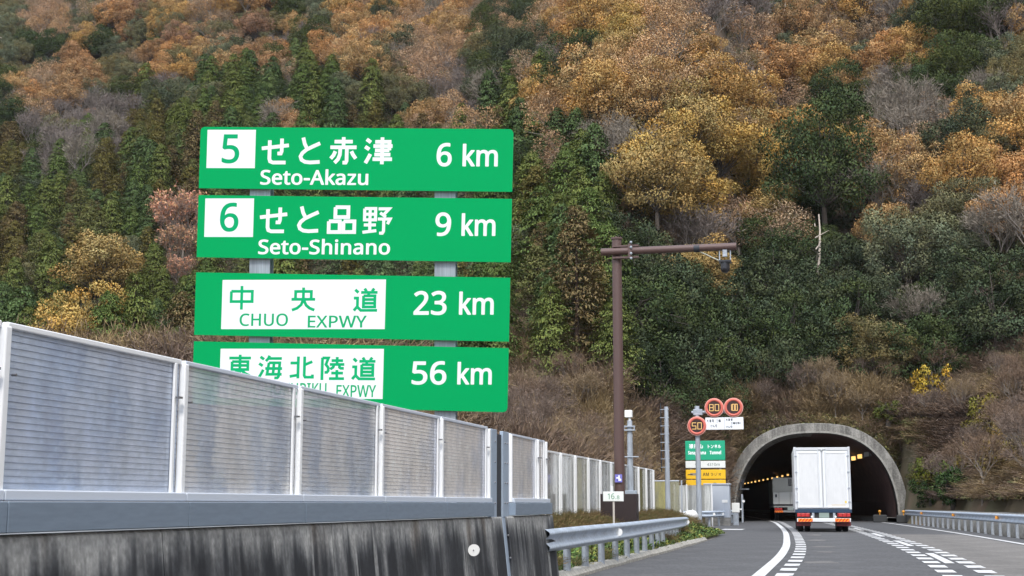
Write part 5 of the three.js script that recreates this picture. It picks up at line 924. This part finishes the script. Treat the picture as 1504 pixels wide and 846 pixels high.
// single shrubs on the banks
{
  const r = mulberry(313), shrub = broadTree(991, { R: 1.2, H: 2.0, clumps: 60, n: 120, leaf: 0.12, fill: 1, flat: 0.9, low: -0.95 }), shrub2 = broadTree(997, { R: 1.2, H: 1.8, clumps: 50, n: 110, leaf: 0.12, fill: 0.8, flat: 0.9, low: -0.95 });
  const tall = coniferTree(1003, { R: 0.9, H: 2.6, branches: 120, sprays: 10, leaf: 0.2, power: 0.5, low: 0.1 });
  const S = (label, px, py, d, s, c, g = shrub, sy = 1) => { const q = at(px, py, d), h = hillHeight(q.x, d), t = thing('shrub', label, 'shrub', [q.x, h - 0.1, -d], r() * 6.28); t.scale.set(s, s * sy, s); part('trunk', g.trunk, bark, t).scale.setScalar(1); part('crown', g.crown, leafMat(c), t); };
  const hillPx = (px, py) => { const rr = ray(px, py); for (let d = 55; d < 200; d += 0.25) { const t = d / -rr.z; if (EYE + rr.y * t < terrainHeight(rr.x * t, d)) return d; } return 110; };
  for (const [lab, px, py, s, c, g, sy] of [
    ['bright yellow shrub standing alone on the bank right of the tunnel', 1372, 598, 1.15, [0.46, 0.31, 0.05], shrub2, 1.5],
    ['dark green shrub hugging the right foot of the portal', 1368, 744, 0.85, [0.05, 0.085, 0.03], shrub],
    ['deep green rounded shrub behind the right guardrail, next to the portal shrub', 1402, 744, 1.0, [0.055, 0.095, 0.035], shrub],
    ['yellow-green leafy shrub above the dark portal shrub', 1372, 716, 1.0, [0.16, 0.18, 0.03], shrub2],
    ['light green shrub above the right guardrail', 1412, 722, 1.1, [0.10, 0.135, 0.04], shrub2],
    ['olive-yellow shrub low on the right bank', 1440, 700, 1.2, [0.20, 0.16, 0.04], shrub2],
    ['mustard bush near the right edge of the bank', 1460, 640, 1.5, [0.21, 0.18, 0.04], shrub2],
    ['mustard shrub at the right margin below the yellow bush', 1498, 690, 1.4, [0.22, 0.16, 0.05], shrub2],
    ['small dark conifer on the brown bank at the right', 1482, 470, 1.0, [0.05, 0.07, 0.03], tall, 1.1],
    ['dark shrub on the bank left of the tunnel signs', 960, 640, 0.9, [0.06, 0.075, 0.03], shrub],
    ['dark green shrub below the wood, behind the brown pole', 935, 590, 1.2, [0.045, 0.06, 0.028], shrub],
    ['grey-green shrub on the slope over the portal crown', 1180, 585, 1.0, [0.085, 0.09, 0.05], shrub2],
    ['small green shrub over the right shoulder of the portal', 1306, 664, 0.8, [0.13, 0.15, 0.04], shrub2],
    ['pale olive shrub leaning on the right shoulder of the portal ring', 1350, 706, 0.7, [0.15, 0.15, 0.06], shrub2],
  ]) S(lab, px, py, hillPx(px, py), s, c, g ?? shrub, sy ?? 1);
}
{ // leafless shrubs on the banks, one by one
  const r = mulberry(626), mats = [[0.25, 0.19, 0.155], [0.25, 0.175, 0.125], [0.32, 0.24, 0.15]].map(leafMat), tone = ['greyish', 'brown', 'straw-brown'], put = [];
  for (let n = 0; n < 4000 && put.length < 90; n++) {
    const d = 48 + 72 * r(), x = lerp(-0.34 * d, 0.17 * d, r()), h = terrainHeight(x, d); if (h < 1.0 || (d < 99.6 && Math.abs(x - tunnelX(PORTAL)) < OA + 1) || (x > -10.8 && x < 0 && d < 90)) continue;
    const [px, py] = project(x, h + 1.2, -d); if (px < 735 || px > 1520 || mapAt(px, py) !== 'S' || put.some((q) => Math.hypot(q.x - x, q.d - d) < 1.5)) continue;
    const p = PROTO.bare[Math.floor(r() * 4)], s = 0.26 + 0.2 * r(), ti = Math.floor(r() * 3), o = thing('bare_shrub', '', 'shrub', [x, h - 0.05, -d], r() * 6.28, 'leafless shrubs on the banks'); o.scale.set(s, s * (0.9 + 0.4 * r()), s);
    part('trunk', p.trunk, paleBark, o); part('crown', p.crown, mats[ti], o); put.push({ o, x, d, px, py, ti });
  }
  const zone = (q) => (q.px < 900 ? 'left of the brown pole' : q.px < 1070 ? 'left of the portal' : q.px < 1330 ? (q.py < 560 ? 'high above the portal' : 'just above the portal') : q.py < 600 ? 'high on the right bank' : 'low on the right bank'), gs = {};
  for (const q of put) (gs[tone[q.ti] + '|' + zone(q)] ??= []).push(q);
  const nth = ['leftmost', 'second from left', 'third from left', 'fourth from left', 'fifth from left', 'sixth from left', 'seventh from left', 'eighth from left', 'ninth from left', 'tenth from left', 'eleventh from left', 'twelfth from left', 'thirteenth from left', 'fourteenth from left', 'fifteenth from left', 'sixteenth from left'];
  for (const [k, l] of Object.entries(gs)) { const [t, z] = k.split('|'); l.sort((a, b) => a.px - b.px).forEach((q, i) => { q.o.userData.label = (l.length > 1 ? nth[Math.min(i, 15)] + ' ' : '') + t + ' leafless shrub ' + z; }); }
}
{ // ivy and dry grass on the verge
  const r = mulberry(818), I = [], Gd = [];
  for (let n = 0; n < 5200; n++) {
    const d = 21 + 34 * r(), x = -4.72 - 2.6 * Math.pow(r(), 1.5); const y = vergeHeight(x, d), p = fbm(x * 1.1, d * 0.7, 3, 79), v = 0.8 + 0.5 * r();
    if (x > -5.7 && p > 0.28) { const g = r() < 0.25 ? [0.30, 0.30, 0.07] : r() < 0.5 ? [0.11, 0.17, 0.045] : [0.06, 0.10, 0.03]; I.push([x, y - 0.02, -d, r() * 6.28, 0.5 + 0.5 * r(), 0.35 + 0.5 * r(), lin(g[0] * v, g[1] * v, g[2] * v)]); }
    else if (r() < 0.8) { const g = r() < 0.6 ? [0.25, 0.17, 0.08] : [0.13, 0.14, 0.045]; Gd.push([x, y - 0.03, -d, r() * 6.28, 0.5, 0.25 + 0.25 * r(), lin(g[0] * v, g[1] * v, g[2] * v)]); }
  }
  instanced('ivy', leafTuft(951, 46, 0.3, 0.10), plantMat, I, 'green ivy spilling over the kerb below the guardrail');
  instanced('dry_grass', stems(953, 40, 1.0, 0.5, 0.016, 0.5), plantMat, Gd, 'dry grass along the foot of the far noise barrier');
}

renderer.render(scene, camera);
